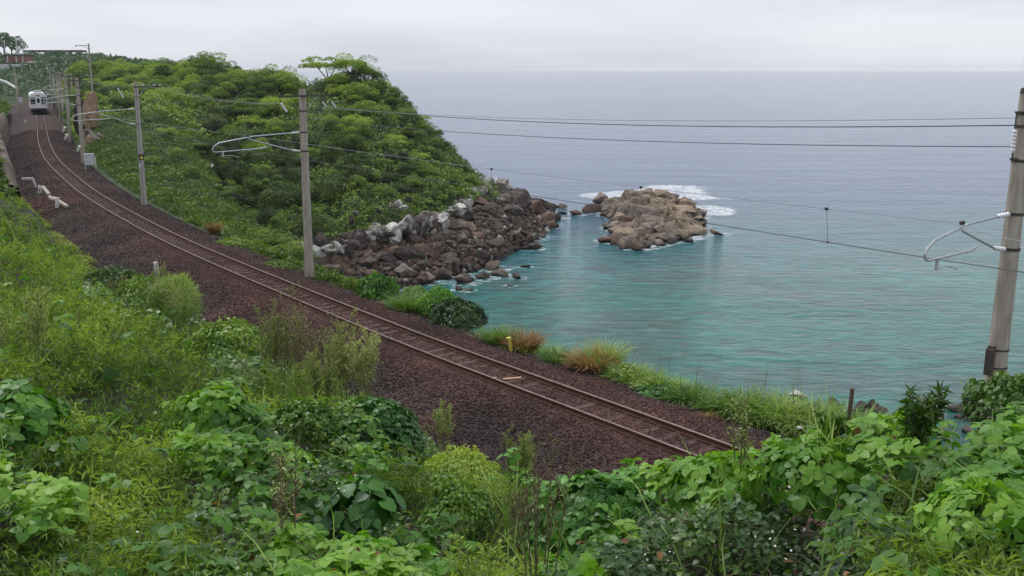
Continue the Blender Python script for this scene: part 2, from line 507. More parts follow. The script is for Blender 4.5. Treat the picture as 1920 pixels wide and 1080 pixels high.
def near_track(X, Y):
    """signed offset (sea side positive), arc length and level of the nearest track point"""
    X = np.asarray(X, float).ravel(); Y = np.asarray(Y, float).ravel()
    o = np.empty(len(X)); ss = np.empty(len(X)); zz = np.empty(len(X))
    C2 = CL[::2]; N2 = NR[::2]; S2 = S[::2]
    for a in range(0, len(X), 40000):
        x, y = X[a:a + 40000], Y[a:a + 40000]
        d = (x[:, None] - C2[None, :, 0]) ** 2 + (y[:, None] - C2[None, :, 1]) ** 2
        i = d.argmin(1)
        sg = np.sign((x - C2[i, 0]) * N2[i, 0] + (y - C2[i, 1]) * N2[i, 1])
        o[a:a + 40000] = np.sqrt(d[np.arange(len(i)), i]) * sg
        ss[a:a + 40000] = S2[i]; zz[a:a + 40000] = C2[i, 2]
    return o, ss, zz
def s_at_y(y):
    return float(np.interp(y, CL[:, 1], S))

# ------------------------------------------------------------------ leaf builders (numpy)
T_LANCE = (np.array([(0, 0, 0), (.5, .38, .10), (0, 1, -.12), (-.5, .38, .10)], float), np.array([(0, 1, 2), (0, 2, 3)]))
T_OVATE = (np.array([(0, 0, 0), (.36, .06, .10), (.50, .40, .07), (.30, .80, 0), (0, 1.0, -.12), (-.30, .80, 0), (-.50, .40, .07), (-.36, .06, .10), (0, .5, 0)], float),
           np.array([(0, 1, 8), (1, 2, 8), (2, 3, 8), (3, 4, 8), (4, 5, 8), (5, 6, 8), (6, 7, 8), (7, 0, 8)]))
def _tri():
    V, Fc = [], []
    v, f = T_OVATE
    for a, off, sc in ((0, (0, .58, .03), .95), (1.45, (.06, .34, 0), .85), (-1.45, (-.06, .34, 0), .85)):
        c, s = math.cos(-a), math.sin(-a)
        q = v * sc
        q = np.stack([q[:, 0] * c - q[:, 1] * s + off[0], q[:, 0] * s + q[:, 1] * c + off[1], q[:, 2] * 1.2 + off[2] - .12 * np.hypot(q[:, 0], q[:, 1])], 1)
        b = len(V)
        V += q.tolist(); Fc += (f + b).tolist()
    b = len(V)
    V += [(-.012, -.5, -.35), (.012, -.5, -.35), (0.0, .56, .03)]
    Fc.append((b, b + 1, b + 2))
    return np.array(V), np.array(Fc)
T_TRI = _tri()
def _blade():
    V = [(-.5, 0, 0), (.5, 0, 0), (-.42, .42, -.03), (.42, .42, -.03), (-.24, .76, -.24), (.24, .76, -.24), (0, .92, -.52)]
    Fc = [(0, 1, 3), (0, 3, 2), (2, 3, 5), (2, 5, 4), (4, 5, 6)]
    return np.array(V, float), np.array(Fc)
T_BLADE = _blade()

def frames(axis, nrm):
    y = axis / np.maximum(np.linalg.norm(axis, axis=1), 1e-9)[:, None]
    z = nrm - y * (nrm * y).sum(1)[:, None]
    z /= np.maximum(np.linalg.norm(z, axis=1), 1e-9)[:, None]
    x = np.cross(y, z)
    return x, y, z

def stamp(tpl, pos, axis, nrm, size, width, tint):
    v, f = tpl
    x, y, z = frames(axis, nrm)
    size = np.broadcast_to(size, len(pos))[:, None, None]
    width = np.broadcast_to(width, len(pos))[:, None, None]
    V = pos[:, None, :] + v[None, :, 0, None] * width * size * x[:, None, :] + v[None, :, 1, None] * size * y[:, None, :] + v[None, :, 2, None] * size * z[:, None, :]
    n, k = len(pos), len(v)
    Fc = f[None] + (np.arange(n) * k)[:, None, None]
    return V.reshape(-1, 3), Fc.reshape(-1, f.shape[1]), np.repeat(np.broadcast_to(tint, n), k)

class Leaves:
    def __init__(s): s.V, s.F, s.T, s.MI, s.n = [], [], [], [], 0
    def add(s, r, mi=0):
        V, Fc, T = r
        s.V.append(V); s.F.append(Fc + s.n); s.T.append(T); s.n += len(V); s.MI.append(np.full(len(Fc), mi, np.int32))
    def mesh(s, name, mats, smooth=False):
        return new_mesh(name, np.concatenate(s.V), np.concatenate(s.F), mats, tint=np.concatenate(s.T), matidx=np.concatenate(s.MI), smooth=smooth)

def runit(n):
    v = RNG.normal(size=(n, 3))
    return v / np.linalg.norm(v, axis=1)[:, None]

def stems_mesh(paths, r0, r1):
    """thin three sided stems; paths (n,k,3)"""
    n, k, _ = paths.shape
    d = np.gradient(paths, axis=1)
    d /= np.maximum(np.linalg.norm(d, axis=2), 1e-9)[:, :, None]
    a = np.cross(d, np.array([0.3, 0.2, 0.93])); a /= np.maximum(np.linalg.norm(a, axis=2), 1e-6)[:, :, None]
    b = np.cross(d, a)
    rr = np.linspace(1, 0, k)[None, :, None] * (np.broadcast_to(r0, n)[:, None, None] - r1) + r1
    V = []
    for q in range(3):
        th = q * 2 * math.pi / 3
        V.append(paths + (a * math.cos(th) + b * math.sin(th)) * rr)
    V = np.stack(V, 2)          # n,k,3,3
    Fc = []
    for i in range(k - 1):
        for q in range(3):
            q2 = (q + 1) % 3
            Fc += [(i * 3 + q, i * 3 + q2, (i + 1) * 3 + q2), (i * 3 + q, (i + 1) * 3 + q2, (i + 1) * 3 + q)]
    Fc = np.array(Fc)[None] + (np.arange(n) * k * 3)[:, None, None]
    return V.reshape(-1, 3), Fc.reshape(-1, 3), RNG.random(n).repeat(k * 3)

def feather_stems(base, lean, h, nleaf, lsize, tint):
    """arching stems with narrow leaves; returns leaf stamps and stem paths"""
    n = len(base)
    k = 5
    u = np.linspace(0, 1, k)[None, :, None]
    hh = np.broadcast_to(h, n)[:, None, None]
    path = base[:, None, :] + hh * (u * np.array([0, 0, 1.0]) * (1 - .28 * u) + lean[:, None, :] * u ** 1.8)
    L = []
    ui = np.tile(np.linspace(.22, 1, nleaf), n) + RNG.normal(0, .03, n * nleaf)
    ui = np.clip(ui, 0, 1)
    idx = np.repeat(np.arange(n), nleaf)
    hhf = np.broadcast_to(h, n)[idx][:, None]
    P = base[idx] + hhf * (ui[:, None] * np.array([0, 0, 1.0]) * (1 - .28 * ui[:, None]) + lean[idx] * ui[:, None] ** 1.8)
    D = np.array([0, 0, 1.0]) * (1 - .56 * ui[:, None]) + lean[idx] * 1.8 * ui[:, None] ** .8
    D /= np.linalg.norm(D, axis=1)[:, None]
    side = runit(n * nleaf)
    side -= D * (side * D).sum(1)[:, None]
    side /= np.linalg.norm(side, axis=1)[:, None]
    ax = D * .55 + side * .9 + np.array([0, 0, -.15])
    nr = np.array([0, 0, 1.0]) + .35 * runit(n * nleaf)
    sz = np.broadcast_to(lsize, n)[idx] * RNG.uniform(.7, 1.25, n * nleaf)
    tn = np.clip(np.broadcast_to(tint, n)[idx] + RNG.normal(0, .14, n * nleaf), 0, 1)
    return stamp(T_LANCE, P, ax, nr, sz, .18, tn), path

# ------------------------------------------------------------------ SETTING: sea
def grow(a, b, d0, far, g=1.25):
    c = list(np.arange(a, b + d0, d0))
    d = d0
    while c[-1] < far: d *= g; c.append(c[-1] + d)
    return c
xs = grow(-25, 115, .8, 40000)
d, left = .8, [-25.8]
while left[-1] > -40000: d *= 1.25; left.append(left[-1] - d)
xs = np.array(left[::-1] + xs)
ys = np.array([-60, -30, -10] + grow(5, 215, .8, 60000))
gx, gy = np.meshgrid(xs, ys)
X, Y = gx.ravel(), gy.ravel()
ppx, ppy, pd = proj(np.stack([X, Y, np.full_like(X, SEA)], 1))
# the bay: bright sandy shallows, weed covered reef patches, deeper water outside the islet
n1 = fbm(X * .035, Y * .05, seed=3); n2 = fbm(X * .11, Y * .16, seed=9); n3 = fbm(X * .3, Y * .4, seed=14)
shallow = .62 * sstep(190, 120, Y + 30 * (n1 - .5) - .10 * X) + .38 * sstep(125, 80, Y + 22 * (n1 - .5) - .22 * X)
reef = sstep(.50, .62, n2 * .72 + n3 * .33 + .12 * sstep(95, 78, Y) * sstep(22, 0, X) - .05)
reef = np.maximum(reef * .8, .75 * sstep(.60, .70, fbm(X * .2, Y * .28, seed=77, oct=5)))
reef = np.clip(reef * sstep(150, 110, Y) + .9 * sstep(.47, .62, n3) * sstep(70, 61, Y - .1 * X), 0, 1)
pale = np.clip(sstep(.42, .68, n1 * .5 + n2 * .5) * sstep(160, 125, Y) * (.25 + .75 * sstep(82, 112, Y + 8 * (n1 - .5))), 0, 1)
ISL = np.array([onz(a, b, SEA)[:2] for a, b in [(1128, 388), (1142, 425), (1152, 458), (1168, 468), (1205, 466), (1240, 455), (1285, 449), (1325, 430), (1318, 408), (1300, 388), (1262, 376), (1210, 374), (1165, 378)]])
def seg_dist(X, Y, poly, closed=True):
    best = np.full(len(X), 1e9)
    n = len(poly)
    for i in range(n if closed else n - 1):
        a, b = poly[i], poly[(i + 1) % n]
        ab = b - a
        t = np.clip(((X - a[0]) * ab[0] + (Y - a[1]) * ab[1]) / (ab @ ab), 0, 1)
        best = np.minimum(best, np.hypot(X - a[0] - t * ab[0], Y - a[1] - t * ab[1]))
    return best
def inside(X, Y, poly):
    r = np.zeros(len(X), bool)
    n = len(poly)
    for i in range(n):
        a, b = poly[i], poly[(i + 1) % n]
        c = ((a[1] > Y) != (b[1] > Y)) & (X < (b[0] - a[0]) * (Y - a[1]) / (b[1] - a[1] + 1e-12) + a[0])
        r ^= c
    return r
n4 = fbm(X * .45, Y * .22, seed=31)
di = seg_dist(X, Y, ISL)
foam = np.zeros(len(X))
def fpatch(px, py, rx, ry, k=1.0):
    c = onz(px, py, SEA)
    q = ((X - c[0]) / rx) ** 2 + ((Y - c[1]) / ry) ** 2
    return k * np.exp(-q)
foam += fpatch(1255, 358, 3.6, 9) + fpatch(1185, 363, 5.0, 6) * .9 + fpatch(1120, 368, 3.0, 5) * .8 + fpatch(1290, 365, 3.0, 7) + fpatch(1330, 392, 2.8, 6) * 1.0 + fpatch(1350, 400, 3.0, 4) * .6
foam += fpatch(1218, 464, 1.4, 1.6) * .9 + fpatch(1308, 446, 1.8, 1.8) * .9 + fpatch(1290, 455, 1.8, 1.2) * .6
foam += fpatch(1330, 360, 14, 12) * .32 + fpatch(1360, 372, 6, 3) * .4
foam *= .85
foam += sstep(1.3, .1, di) * .45
foam += (fpatch(1360, 392, 5, 3) + fpatch(1150, 366, 9, 3) + fpatch(1280, 350, 8, 5) + fpatch(1370, 436, 4, 2)) * .4
foam = np.clip(foam, 0, .60)
SHORE = np.array([onz(a, b, SEA)[:2] for a, b in [(700, 560), (850, 526), (905, 510), (960, 492), (1000, 468), (1012, 438), (1046, 405)]])
foam = np.maximum(foam, sstep(1.5, .2, seg_dist(X, Y, SHORE, False)) * .4)
foam = np.maximum(foam, .30 * sstep(66, 60, Y - .02 * X) * sstep(.48, .62, n4) * sstep(18, 30, X))
idx = np.arange(len(X)).reshape(len(ys), len(xs))
Fq = np.stack([idx[:-1, :-1], idx[:-1, 1:], idx[1:, 1:], idx[1:, :-1]], -1).reshape(-1, 4)
def sea_mat():
    m, t, b = nodes_of('sea_water')
    A = {}
    for k in ('shallow', 'reef', 'pale', 'foam'):
        a = t.nodes.new('ShaderNodeAttribute'); a.attribute_name = k; A[k] = a.outputs['Fac']
    geo = t.nodes.new('ShaderNodeNewGeometry')
    mp1 = t.nodes.new('ShaderNodeMapping'); mp1.inputs['Scale'].default_value = (.55, 1.0, 1.0); mp1.inputs['Rotation'].default_value = (0, 0, .18)
    t.links.new(geo.outputs['Position'], mp1.inputs[0])
    wv = tex_noise(t, mp1.outputs[0], .85, 6, .62, .4)
    mp2 = t.nodes.new('ShaderNodeMapping'); mp2.inputs['Scale'].default_value = (.34, 1.0, 1.0); mp2.inputs['Rotation'].default_value = (0, 0, -.12)
    t.links.new(geo.outputs['Position'], mp2.inputs[0])
    sw = tex_noise(t, mp2.outputs[0], .11, 4, .5, .3)
    big = tex_noise(t, mp2.outputs[0], .012, 4, .55, .5)
    deep = mixc(t, big.outputs[0], (.004, .045, .120), (.022, .105, .225))
    teal = mixc(t, A['pale'], (.000, .120, .092), (.022, .190, .155))
    c = mixc(t, A['shallow'], deep, teal)
    c = mixc(t, mathn(t, 'MULTIPLY', A['reef'], .60), c, (.030, .055, .055))
    r = ramp(t, [(.35, (.62, .62, .62)), (.65, (1.35, 1.35, 1.35))])
    t.links.new(wv.outputs[0], r.inputs[0])
    c = mixc(t, 1.0, c, r.outputs[0], 'MULTIPLY')
    t.links.new(c, b.inputs['Base Color'])
    b.inputs['Roughness'].default_value = .08
    b.inputs['IOR'].default_value = 1.333
    b.inputs['Specular IOR Level'].default_value = .38
    hsum = mathn(t, 'ADD', wv.outputs[0], mathn(t, 'MULTIPLY', sw.outputs[0], 2.2))
    bp = t.nodes.new('ShaderNodeBump'); bp.inputs['Strength'].default_value = 1.0; bp.inputs['Distance'].default_value = .27
    t.links.new(hsum, bp.inputs['Height']); t.links.new(bp.outputs[0], b.inputs['Normal'])
    fb = t.nodes.new('ShaderNodeBsdfDiffuse'); fb.inputs[0].default_value = (.82, .84, .86, 1)
    fn = tex_noise(t, mp1.outputs[0], 1.1, 9, .80, 1.8)
    fm = mathn(t, 'SUBTRACT', mathn(t, 'ADD', mathn(t, 'MULTIPLY', A['foam'], .62), fn.outputs[0]), .80)
    fm = mathn(t, 'MULTIPLY', mathn(t, 'MULTIPLY', fm, 6.5, True), .95)
    ms = t.nodes.new('ShaderNodeMixShader')
    t.links.new(fm, ms.inputs[0]); t.links.new(b.outputs[0], ms.inputs[1]); t.links.new(fb.outputs[0], ms.inputs[2])
    t.links.new(ms.outputs[0], t.nodes['Material Output'].inputs[0])
    return m
M['sea'] = sea_mat()
V = np.stack([X, Y, np.full_like(X, SEA)], 1)
sea = link('sea', new_mesh('sea', V, Fq, M['sea'], smooth=True, attrs=dict(shallow=shallow, reef=reef, pale=pale, foam=foam)))
tag(sea, 'turquoise to grey blue sea of the bay', kind='structure')

# ------------------------------------------------------------------ SETTING: the track bed
LANDP = [(-7.5, -1.15), (-5.2, -.95), (-4.2, -.82), (-3.3, -.62), (-2.5, -.34), (-1.8, -.06), (-1.4, .012), (-.75, .004), (-.45, -.03), (0, -.012), (.45, -.03), (.75, .004), (1.4, .012), (1.8, -.06), (2.3, -.16), (2.8, -.22), (3.4, -.5), (4.0, -1.0)]
offs = np.array([a for a, b in LANDP]); zs = np.array([b for a, b in LANDP])
of2 = np.unique(np.r_[np.arange(-7.5, 4.01, .22), offs]); z2 = np.interp(of2, offs, zs)
ss = np.arange(0, LEN - 1, .5)
P = np.stack([np.interp(ss, S, CL[:, k]) for k in range(3)], 1); N_ = np.stack([np.interp(ss, S, NR[:, k]) for k in range(3)], 1)
V = P[:, None, :] + N_[:, None, :] * of2[None, :, None]
V[:, :, 2] += z2[None, :]
V[:, :, 2] += (fbm(V[:, :, 0] * 1.2, V[:, :, 1] * 1.2, seed=5) - .5) * .035 * sstep(1.2, 2.2, np.abs(of2))[None, :]
def grid_faces(a, b):
    i = np.arange(a * b).reshape(a, b)
    return np.stack([i[:-1, :-1], i[:-1, 1:], i[1:, 1:], i[1:, :-1]], -1).reshape(-1, 4)
def rust_of(o):
    o = np.abs(np.asarray(o)); return np.clip(1.15 - sstep(1.1, 2.6, o) * 1.1, 0, 1)
def patches(x, y):
    q = 0
    for px, py, z, rad in [(70, 385, -.6, 2.6), (100, 400, -.7, 1.8), (420, 600, -.6, 1.4), (470, 615, -.6, 1.2), (1010, 915, -.6, .8), (800, 800, -.6, .9), (1120, 715, -.2, .8), (1330, 785, -.2, .7), (900, 640, -.2, .8), (740, 575, -.2, 1.0)]:
        c = onz(px, py, z); q = q + np.exp(-((x - c[0]) ** 2 + (y - c[1]) ** 2) / rad ** 2)
    return q * 1.3
bed = link('ballast_bed', new_mesh('ballast_bed', V.reshape(-1, 3), grid_faces(len(ss), len(of2)), M['ballast'], smooth=True,
      tint=np.full(V.shape[0] * V.shape[1], .45), attrs=dict(rust=(rust_of(of2)[None, :] * np.interp(P[:, 1], [35, 75], [1, .3])[:, None] + patches(V[:, :, 0], V[:, :, 1])).ravel())))
tag(bed, 'brown ballast bed under the single track', kind='structure')

def onbed(px, py):
    z = -.4
    for _ in range(8):
        q = onz(px, py, z); o_, s__, zt_ = near_track([q[0]], [q[1]])
        z = .6 * (float(zt_[0]) + float(np.interp(o_[0], offs, zs))) + .4 * z
    return onz(px, py, z)

# loose stones: real geometry, denser where they show largest
def stones():
    n = 200000
    s = 2 + 6 * ((90 / 6.0) ** RNG.random(n))
    s = np.where(RNG.random(n) < .45, RNG.uniform(2, 60, n), s)
    s = np.where(RNG.random(n) < .22, RNG.uniform(60, 165, n), s)
    o = RNG.uniform(-5.0, 2.9, n)
    idx0 = np.clip((s / .5).astype(int), 0, len(S) - 1)
    p = CL[idx0] + NR[idx0] * o[:, None] + TG[idx0] * RNG.uniform(-.25, .25, n)[:, None]
    p[:, 2] += np.interp(o, offs, zs)
    keep = ~((np.abs(np.abs(o) - .534) < .10))
    p, o = p[keep], o[keep]
    n = len(p)
    V0 = np.array([(1, 0, 0), (-1, 0, 0), (0, 1, 0), (0, -1, 0), (0, 0, 1), (0, 0, -1)], float)
    F0 = np.array([(0, 2, 4), (2, 1, 4), (1, 3, 4), (3, 0, 4), (2, 0, 5), (1, 2, 5), (3, 1, 5), (0, 3, 5)])
    F0 = F0[:8]
    sz = RNG.uniform(.018, .045, n) * np.interp(s[keep], [50, 150], [1, 2.1]) * np.where(np.abs(o) < 1.0, .62, 1.0)
    x, y, z = frames(runit(n), runit(n))
    v = V0[None] * (1 + RNG.uniform(-.3, .3, (n, 6, 1))) * sz[:, None, None] * np.stack([RNG.uniform(.9, 1.5, n), RNG.uniform(.8, 1.1, n), RNG.uniform(.6, 1, n)], 1)[:, None, :]
    W = p[:, None, :] + v[:, :, 0:1] * x[:, None, :] + v[:, :, 1:2] * y[:, None, :] + v[:, :, 2:3] * z[:, None, :]
    W[:, :, 2] += .008
    Fc = F0[None] + (np.arange(n) * 6)[:, None, None]
    o = link('ballast_stones', new_mesh('ballast_stones', W.reshape(-1, 3), Fc.reshape(-1, 3), M['ballast'], tint=RNG.random(n).repeat(6), attrs=dict(rust=(rust_of(o) * np.interp(p[:, 1], [35, 75], [1, .3]) + .6 * patches(p[:, 0], p[:, 1])).repeat(6))))
    tag(o, 'loose dark brown ballast stones spread beside and between the rails', kind='stuff')
stones()

# ------------------------------------------------------------------ SETTING: sea side bank (one swept slope)
ST = {0: [(2.3, -.2), (2.9, -.42), (4.0, -1.2), (6, -5.5), (9, -11.5), (14, -14.5)],
      40: [(2.4, -.2), (3.1, -.45), (4.3, -1.2), (6.3, -5.5), (9.5, -11.5), (15, -14.5)],
      50: [(2.8, -.2), (3.7, -.5), (4.9, -1.1), (7.2, -5.5), (10.5, -11.5), (16, -14.5)],
      58: [(2.9, -.2), (5.0, -.7), (8.0, -1.8), (10.5, -6.0), (14, -11), (20, -14)],
      68: [(2.9, -.15), (6, -.9), (10.5, -2.8), (12.5, -7.0), (15.5, -13), (19, -17)],
      85: [(2.8, -.1), (6, .0), (11, -.6), (13.5, -6), (17, -13), (21, -18)],
      100: [(3.0, .0), (6, .9), (12, 1.3), (15, -4), (19, -11), (24, -17)],
      120: [(3.2, .0), (5, 2.2), (12, 3.6), (18, 0), (23, -6), (28, -10)],
      150: [(3.2, .0), (5.2, 3.0), (14, 4.6), (24, 5), (34, 4), (44, 2)],
      200: [(3.6, .2), (6, 3.2), (14, 5), (26, 6), (38, 5), (50, 3)],
      300: [(4, .2), (8, 4), (20, 7), (36, 8), (50, 6), (70, 3)]}
ky = sorted(ST)
def bank_profile(y):
    A = np.array([[c for q in ST[k] for c in q] for k in ky])
    r = [np.interp(y, ky, A[:, j]) for j in range(12)]
    return r[0::2], r[1::2]
ss = np.arange(0, LEN - 8, .7)
rows = []
nb = 44
for s_ in ss:
    p = trk(s_); nn = np.array([np.interp(s_, S, NR[:, k]) for k in range(3)])
    ox, oz = bank_profile(p[1])
    u = np.linspace(0, 1, nb)
    k = np.linspace(0, 1, 6)
    oo = np.interp(u, k, ox); zz = np.interp(u, k, oz)
    zz[1:-1] = (zz[:-2] + 2 * zz[1:-1] + zz[2:]) / 4
    rows.append(p[None] + nn[None] * oo[:, None] + np.stack([0 * u, 0 * u, zz - .06], 1))
BANK = np.array(rows)
nn_ = (fbm(BANK[:, :, 0] * .35, BANK[:, :, 1] * .35, seed=21) - .5) * 1.0
BANK[:, :, 2] += nn_ * np.linspace(0, 1, nb)[None] ** .5
o = link('seaward_slope', new_mesh('seaward_slope', BANK.reshape(-1, 3), grid_faces(*BANK.shape[:2]), M['slope'], smooth=True))
tag(o, 'overgrown slope falling from the track to the sea', kind='structure')

# ------------------------------------------------------------------ SETTING: headland (a loft through surveyed profiles)
# per column: photo x of the profile, then (y, depth) of: foot, shoreline shelf, foot of the vegetation, mid slope, crest
HL = [(120, (330, 118), (300, 124), (250, 132), (185, 165), (138, 215)),
      (200, (360, 112), (310, 120), (240, 134), (185, 160), (140, 195)),
      (300, (430, 103), (380, 110), (320, 122), (215, 142), (140, 172)),
      (390, (455, 99), (430, 105), (380, 114), (240, 134), (128, 163)),
      (480, (500, 97), (470, 101), (425, 109), (270, 129), (150, 157)),
      (560, (545, 96), (495, 101), (462, 107), (290, 128), (172, 152)),
      (620, (555, 98), (500, 103), (458, 109), (290, 129), (160, 150)),
      (700, (560, 99), (505, 104), (443, 112), (290, 130), (158, 148)),
      (760, (550, 102), (495, 106), (430, 115), (310, 130), (205, 146)),
      (820, (540, 105), (480, 110), (405, 120), (335, 131), (268, 144)),
      (870, (530, 108), (460, 114), (378, 128), (345, 135), (318, 145)),
      (910, (520, 110), (450, 118), (372, 132), (360, 138), (346, 147)),
      (950, (505, 116), (440, 125), (378, 137), (366, 142), (358, 149)),
      (990, (485, 123), (430, 134), (392, 143), (382, 148), (374, 154)),
      (1030, (455, 136), (430, 141), (410, 148), (404, 152), (399, 157)),
      (1062, (428, 147), (423, 150), (418, 154), (414, 158), (411, 162))]
hx = np.array([h[0] for h in HL], float)
cols = np.linspace(hx[0], hx[-1], 180)
ctrl = np.array([[q for yt in h[1:] for q in yt] for h in HL], float)
ci = np.stack([np.interp(cols, hx, ctrl[:, j]) for j in range(10)], 1)
for _ in range(3):
    ci[1:-1] = (ci[:-2] + 2 * ci[1:-1] + ci[2:]) / 4
rows = []
NV = 90
for x_, c_ in zip(cols, ci):
    C = [at(x_, c_[2 * j], c_[2 * j + 1]) for j in range(5)]
    C[0][2] = min(C[0][2], SEA - 1.2) if x_ > 560 else C[0][2] - 2
    b1 = C[4] + (C[4] - C[3]) * np.array([.6, .6, 0]) + np.array([0, 6, -3.0])
    b2 = b1 + np.array([2, 16, -9.0]); b3 = b2 + np.array([2, 14, -12.0])
    K = np.array(C + [b1, b2, b3])
    kk = np.arange(8) / 7.0
    u = np.linspace(0, 1, NV)
    pr = np.stack([np.interp(u, kk, K[:, j]) for j in range(3)], 1)
    for _ in range(3): pr[1:-1] = (pr[:-2] + 2 * pr[1:-1] + pr[2:]) / 4
    rows.append(pr)
HEAD = np.array(rows)
ux = cols[:, None] + 0 * HEAD[:, :, 0]; vv = np.linspace(0, 7, NV)[None, :] + 0 * HEAD[:, :, 0]
HEAD[:, :, 2] += (fbm(HEAD[:, :, 0] * .22, HEAD[:, :, 1] * .22, seed=41) - .5) * 2.6 * sstep(.2, 2.4, vv)
HEAD[:, :, 1] += (fbm(HEAD[:, :, 0] * .3, HEAD[:, :, 2] * .3, seed=42) - .5) * 2.0 * sstep(.2, 2.4, vv)
fcs = grid_faces(*HEAD.shape[:2])
rocky = (vv < 1.95) | ((cols[:, None] > 905) & (vv < 8))
rk = rocky.reshape(-1)[fcs].all(1)
o = link('headland', new_mesh('headland', HEAD.reshape(-1, 3), fcs, [M['slope'], M['rock_brown']], smooth=True, matidx=rk.astype(int)))
tag(o, 'wooded headland with a rocky foot', kind='structure')

# ------------------------------------------------------------------ boulders
import bmesh
def rock_mesh(name, mat, seed, sub=3, cuts=13, rough=.10, hi=None):
    bm = bmesh.new()
    bmesh.ops.create_icosphere(bm, subdivisions=sub, radius=1.0)
    r = random.Random(seed)
    planes = []
    for _ in range(cuts):
        n = Vector((r.gauss(0, 1), r.gauss(0, 1), r.gauss(0, .8))).normalized()
        planes.append((n, r.uniform(.42, .82)))
    off = Vector((seed * 3.7, seed * 1.3, seed * .7))
    for v in bm.verts:
        p = v.co.copy()
        for n, dd in planes:
            e = p.dot(n) - dd
            if e > 0: p -= n * e * .95
        q = mnoise.fractal(p * 1.6 + off, 0.9, 2.1, 4) * 1.25
        ridge = abs(mnoise.noise(p * 3.1 + off * 2))
        p *= 1 + rough * q - .05 * (1 - min(1, ridge * 6)) 
        v.co = p
    me = bpy.data.meshes.new(name)
    bm.to_mesh(me); bm.free()
    me.materials.append(mat)
    me.polygons.foreach_set('use_smooth', np.ones(len(me.polygons), bool))
    me.set_sharp_from_angle(angle=math.radians(38))
    return me
RM = {}
for key in ('rock_brown', 'rock_red', 'rock_dark', 'rock_pale', 'rock_streak', 'rock_tan', 'rock_grey'):
    RM[key] = [rock_mesh('boulder', M[key], 11 * i + len(key) * 5 + ord(key[5]), rough=.34 if key in ('rock_pale', 'rock_streak') else .18, cuts=20 if key in ('rock_pale', 'rock_streak') else 15) for i in range(5)]
def put_rock(name, key, p, size, rot=None, parent=None):
    o = link(name, random.choice(RM[key]), parent)
    o.location = p
    o.rotation_euler = rot if rot else (random.uniform(-.3, .3), random.uniform(-.3, .3), random.uniform(0, 6.28))
    o.scale = size
    return o
def head_at(px, v):
    i = int(np.clip(np.interp(px, cols, np.arange(len(cols))), 0, len(cols) - 1)); j = int(np.clip(v / 7 * (NV - 1), 0, NV - 1))
    return HEAD[i, j].copy()
r = random.Random(5)
kinds = {
 'rock_brown': ('rounded brown boulder on the rocky shore below the wooded headland', 'brown boulders below the headland'),
 'rock_red': ('rust red boulder on the rocky shore below the wooded headland', 'rust red boulders below the headland'),
 'rock_dark': ('dark grey brown boulder higher up the rocky shore under the pale rocks', 'dark boulders under the pale rocks')}
cnt = 0
for k in range(290):
    px = r.uniform(545, 1040)
    v = r.uniform(.35, 1.95) if px < 900 else r.uniform(.5, 3.0)
    p = head_at(px, v)
    if p[2] < SEA - .7: continue
    sz = r.choice([.35, .4, .5, .5, .6, .7, .85, 1.1, 1.4]) * (1 if v < 1.3 else 1.2)
    key = r.choices(['rock_brown', 'rock_red', 'rock_dark'], [.5, .28, .1 + .5 * (v > 1.2)])[0]
    p[2] += sz * .12
    o = put_rock('boulder', key, p, (sz * r.uniform(.9, 1.5), sz * r.uniform(.8, 1.2), sz * r.uniform(.5, .85)))
    tag(o, kinds[key][0], 'boulder', kinds[key][1]); cnt += 1
# boulders standing in the water along the shore
for px, py, s_ in [(1012, 433, .8), (985, 500, .5), (1000, 466, 1.0), (968, 520, .7), (940, 516, .9), (905, 520, 1.0), (870, 528, 1.2), (1040, 408, 1.3), (860, 542, .6), (925, 503, 1.2), (1004, 458, .6)]:
    o = put_rock('boulder', 'rock_brown', onz(px, py, SEA + .05), (s_ * 1.5, s_, s_ * .6))
    tag(o, 'wet brown boulder half in the water at the edge of the rocky shore', 'boulder', 'wet boulders at the water edge')
# broken stones between the boulders, far too many to count
_bm = bmesh.new(); bmesh.ops.create_icosphere(_bm, subdivisions=1, radius=1.0); _bm.verts.index_update()
IV = np.array([v.co[:] for v in _bm.verts]); IF = np.array([[v.index for v in f.verts] for f in _bm.faces]); _bm.free()
def cobbles(name, label, P_, sz, mats, share):
    n = len(P_)
    x, y, z = frames(runit(n), runit(n))
    v = IV[None] * (1 + RNG.uniform(-.28, .2, (n, len(IV), 1))) * sz[:, None, None] * np.stack([RNG.uniform(.9, 1.5, n), RNG.uniform(.7, 1.1, n), RNG.uniform(.5, .9, n)], 1)[:, None, :]
    W = P_[:, None, :] + v[:, :, 0:1] * x[:, None, :] + v[:, :, 1:2] * y[:, None, :] + v[:, :, 2:3] * z[:, None, :]
    Fc = IF[None] + (np.arange(n) * len(IV))[:, None, None]
    o = link(name, new_mesh(name, W.reshape(-1, 3), Fc.reshape(-1, 3), mats, matidx=RNG.choice(len(mats), n, p=share).repeat(len(IF))))
    tag(o, label, kind='stuff')
_px = np.r_[RNG.uniform(545, 900, 3600), RNG.uniform(900, 1050, 1300)]; _v = np.r_[RNG.uniform(.35, 2.15, 3600), RNG.uniform(.5, 3.2, 1300)]
_P = np.array([head_at(a, b) for a, b in zip(_px, _v)]) + RNG.normal(0, .25, (4900, 3)) * np.array([1, 1, .3])
_P = _P[_P[:, 2] > SEA - .3]
cobbles('shore_stones', 'broken brown stones filling the gaps between the shore boulders', _P, RNG.uniform(.14, .42, len(_P)) * RNG.uniform(.7, 1.3, len(_P)), [M['rock_brown'], M['rock_red'], M['rock_dark'], M['rock_pale']], [.45, .25, .24, .06])

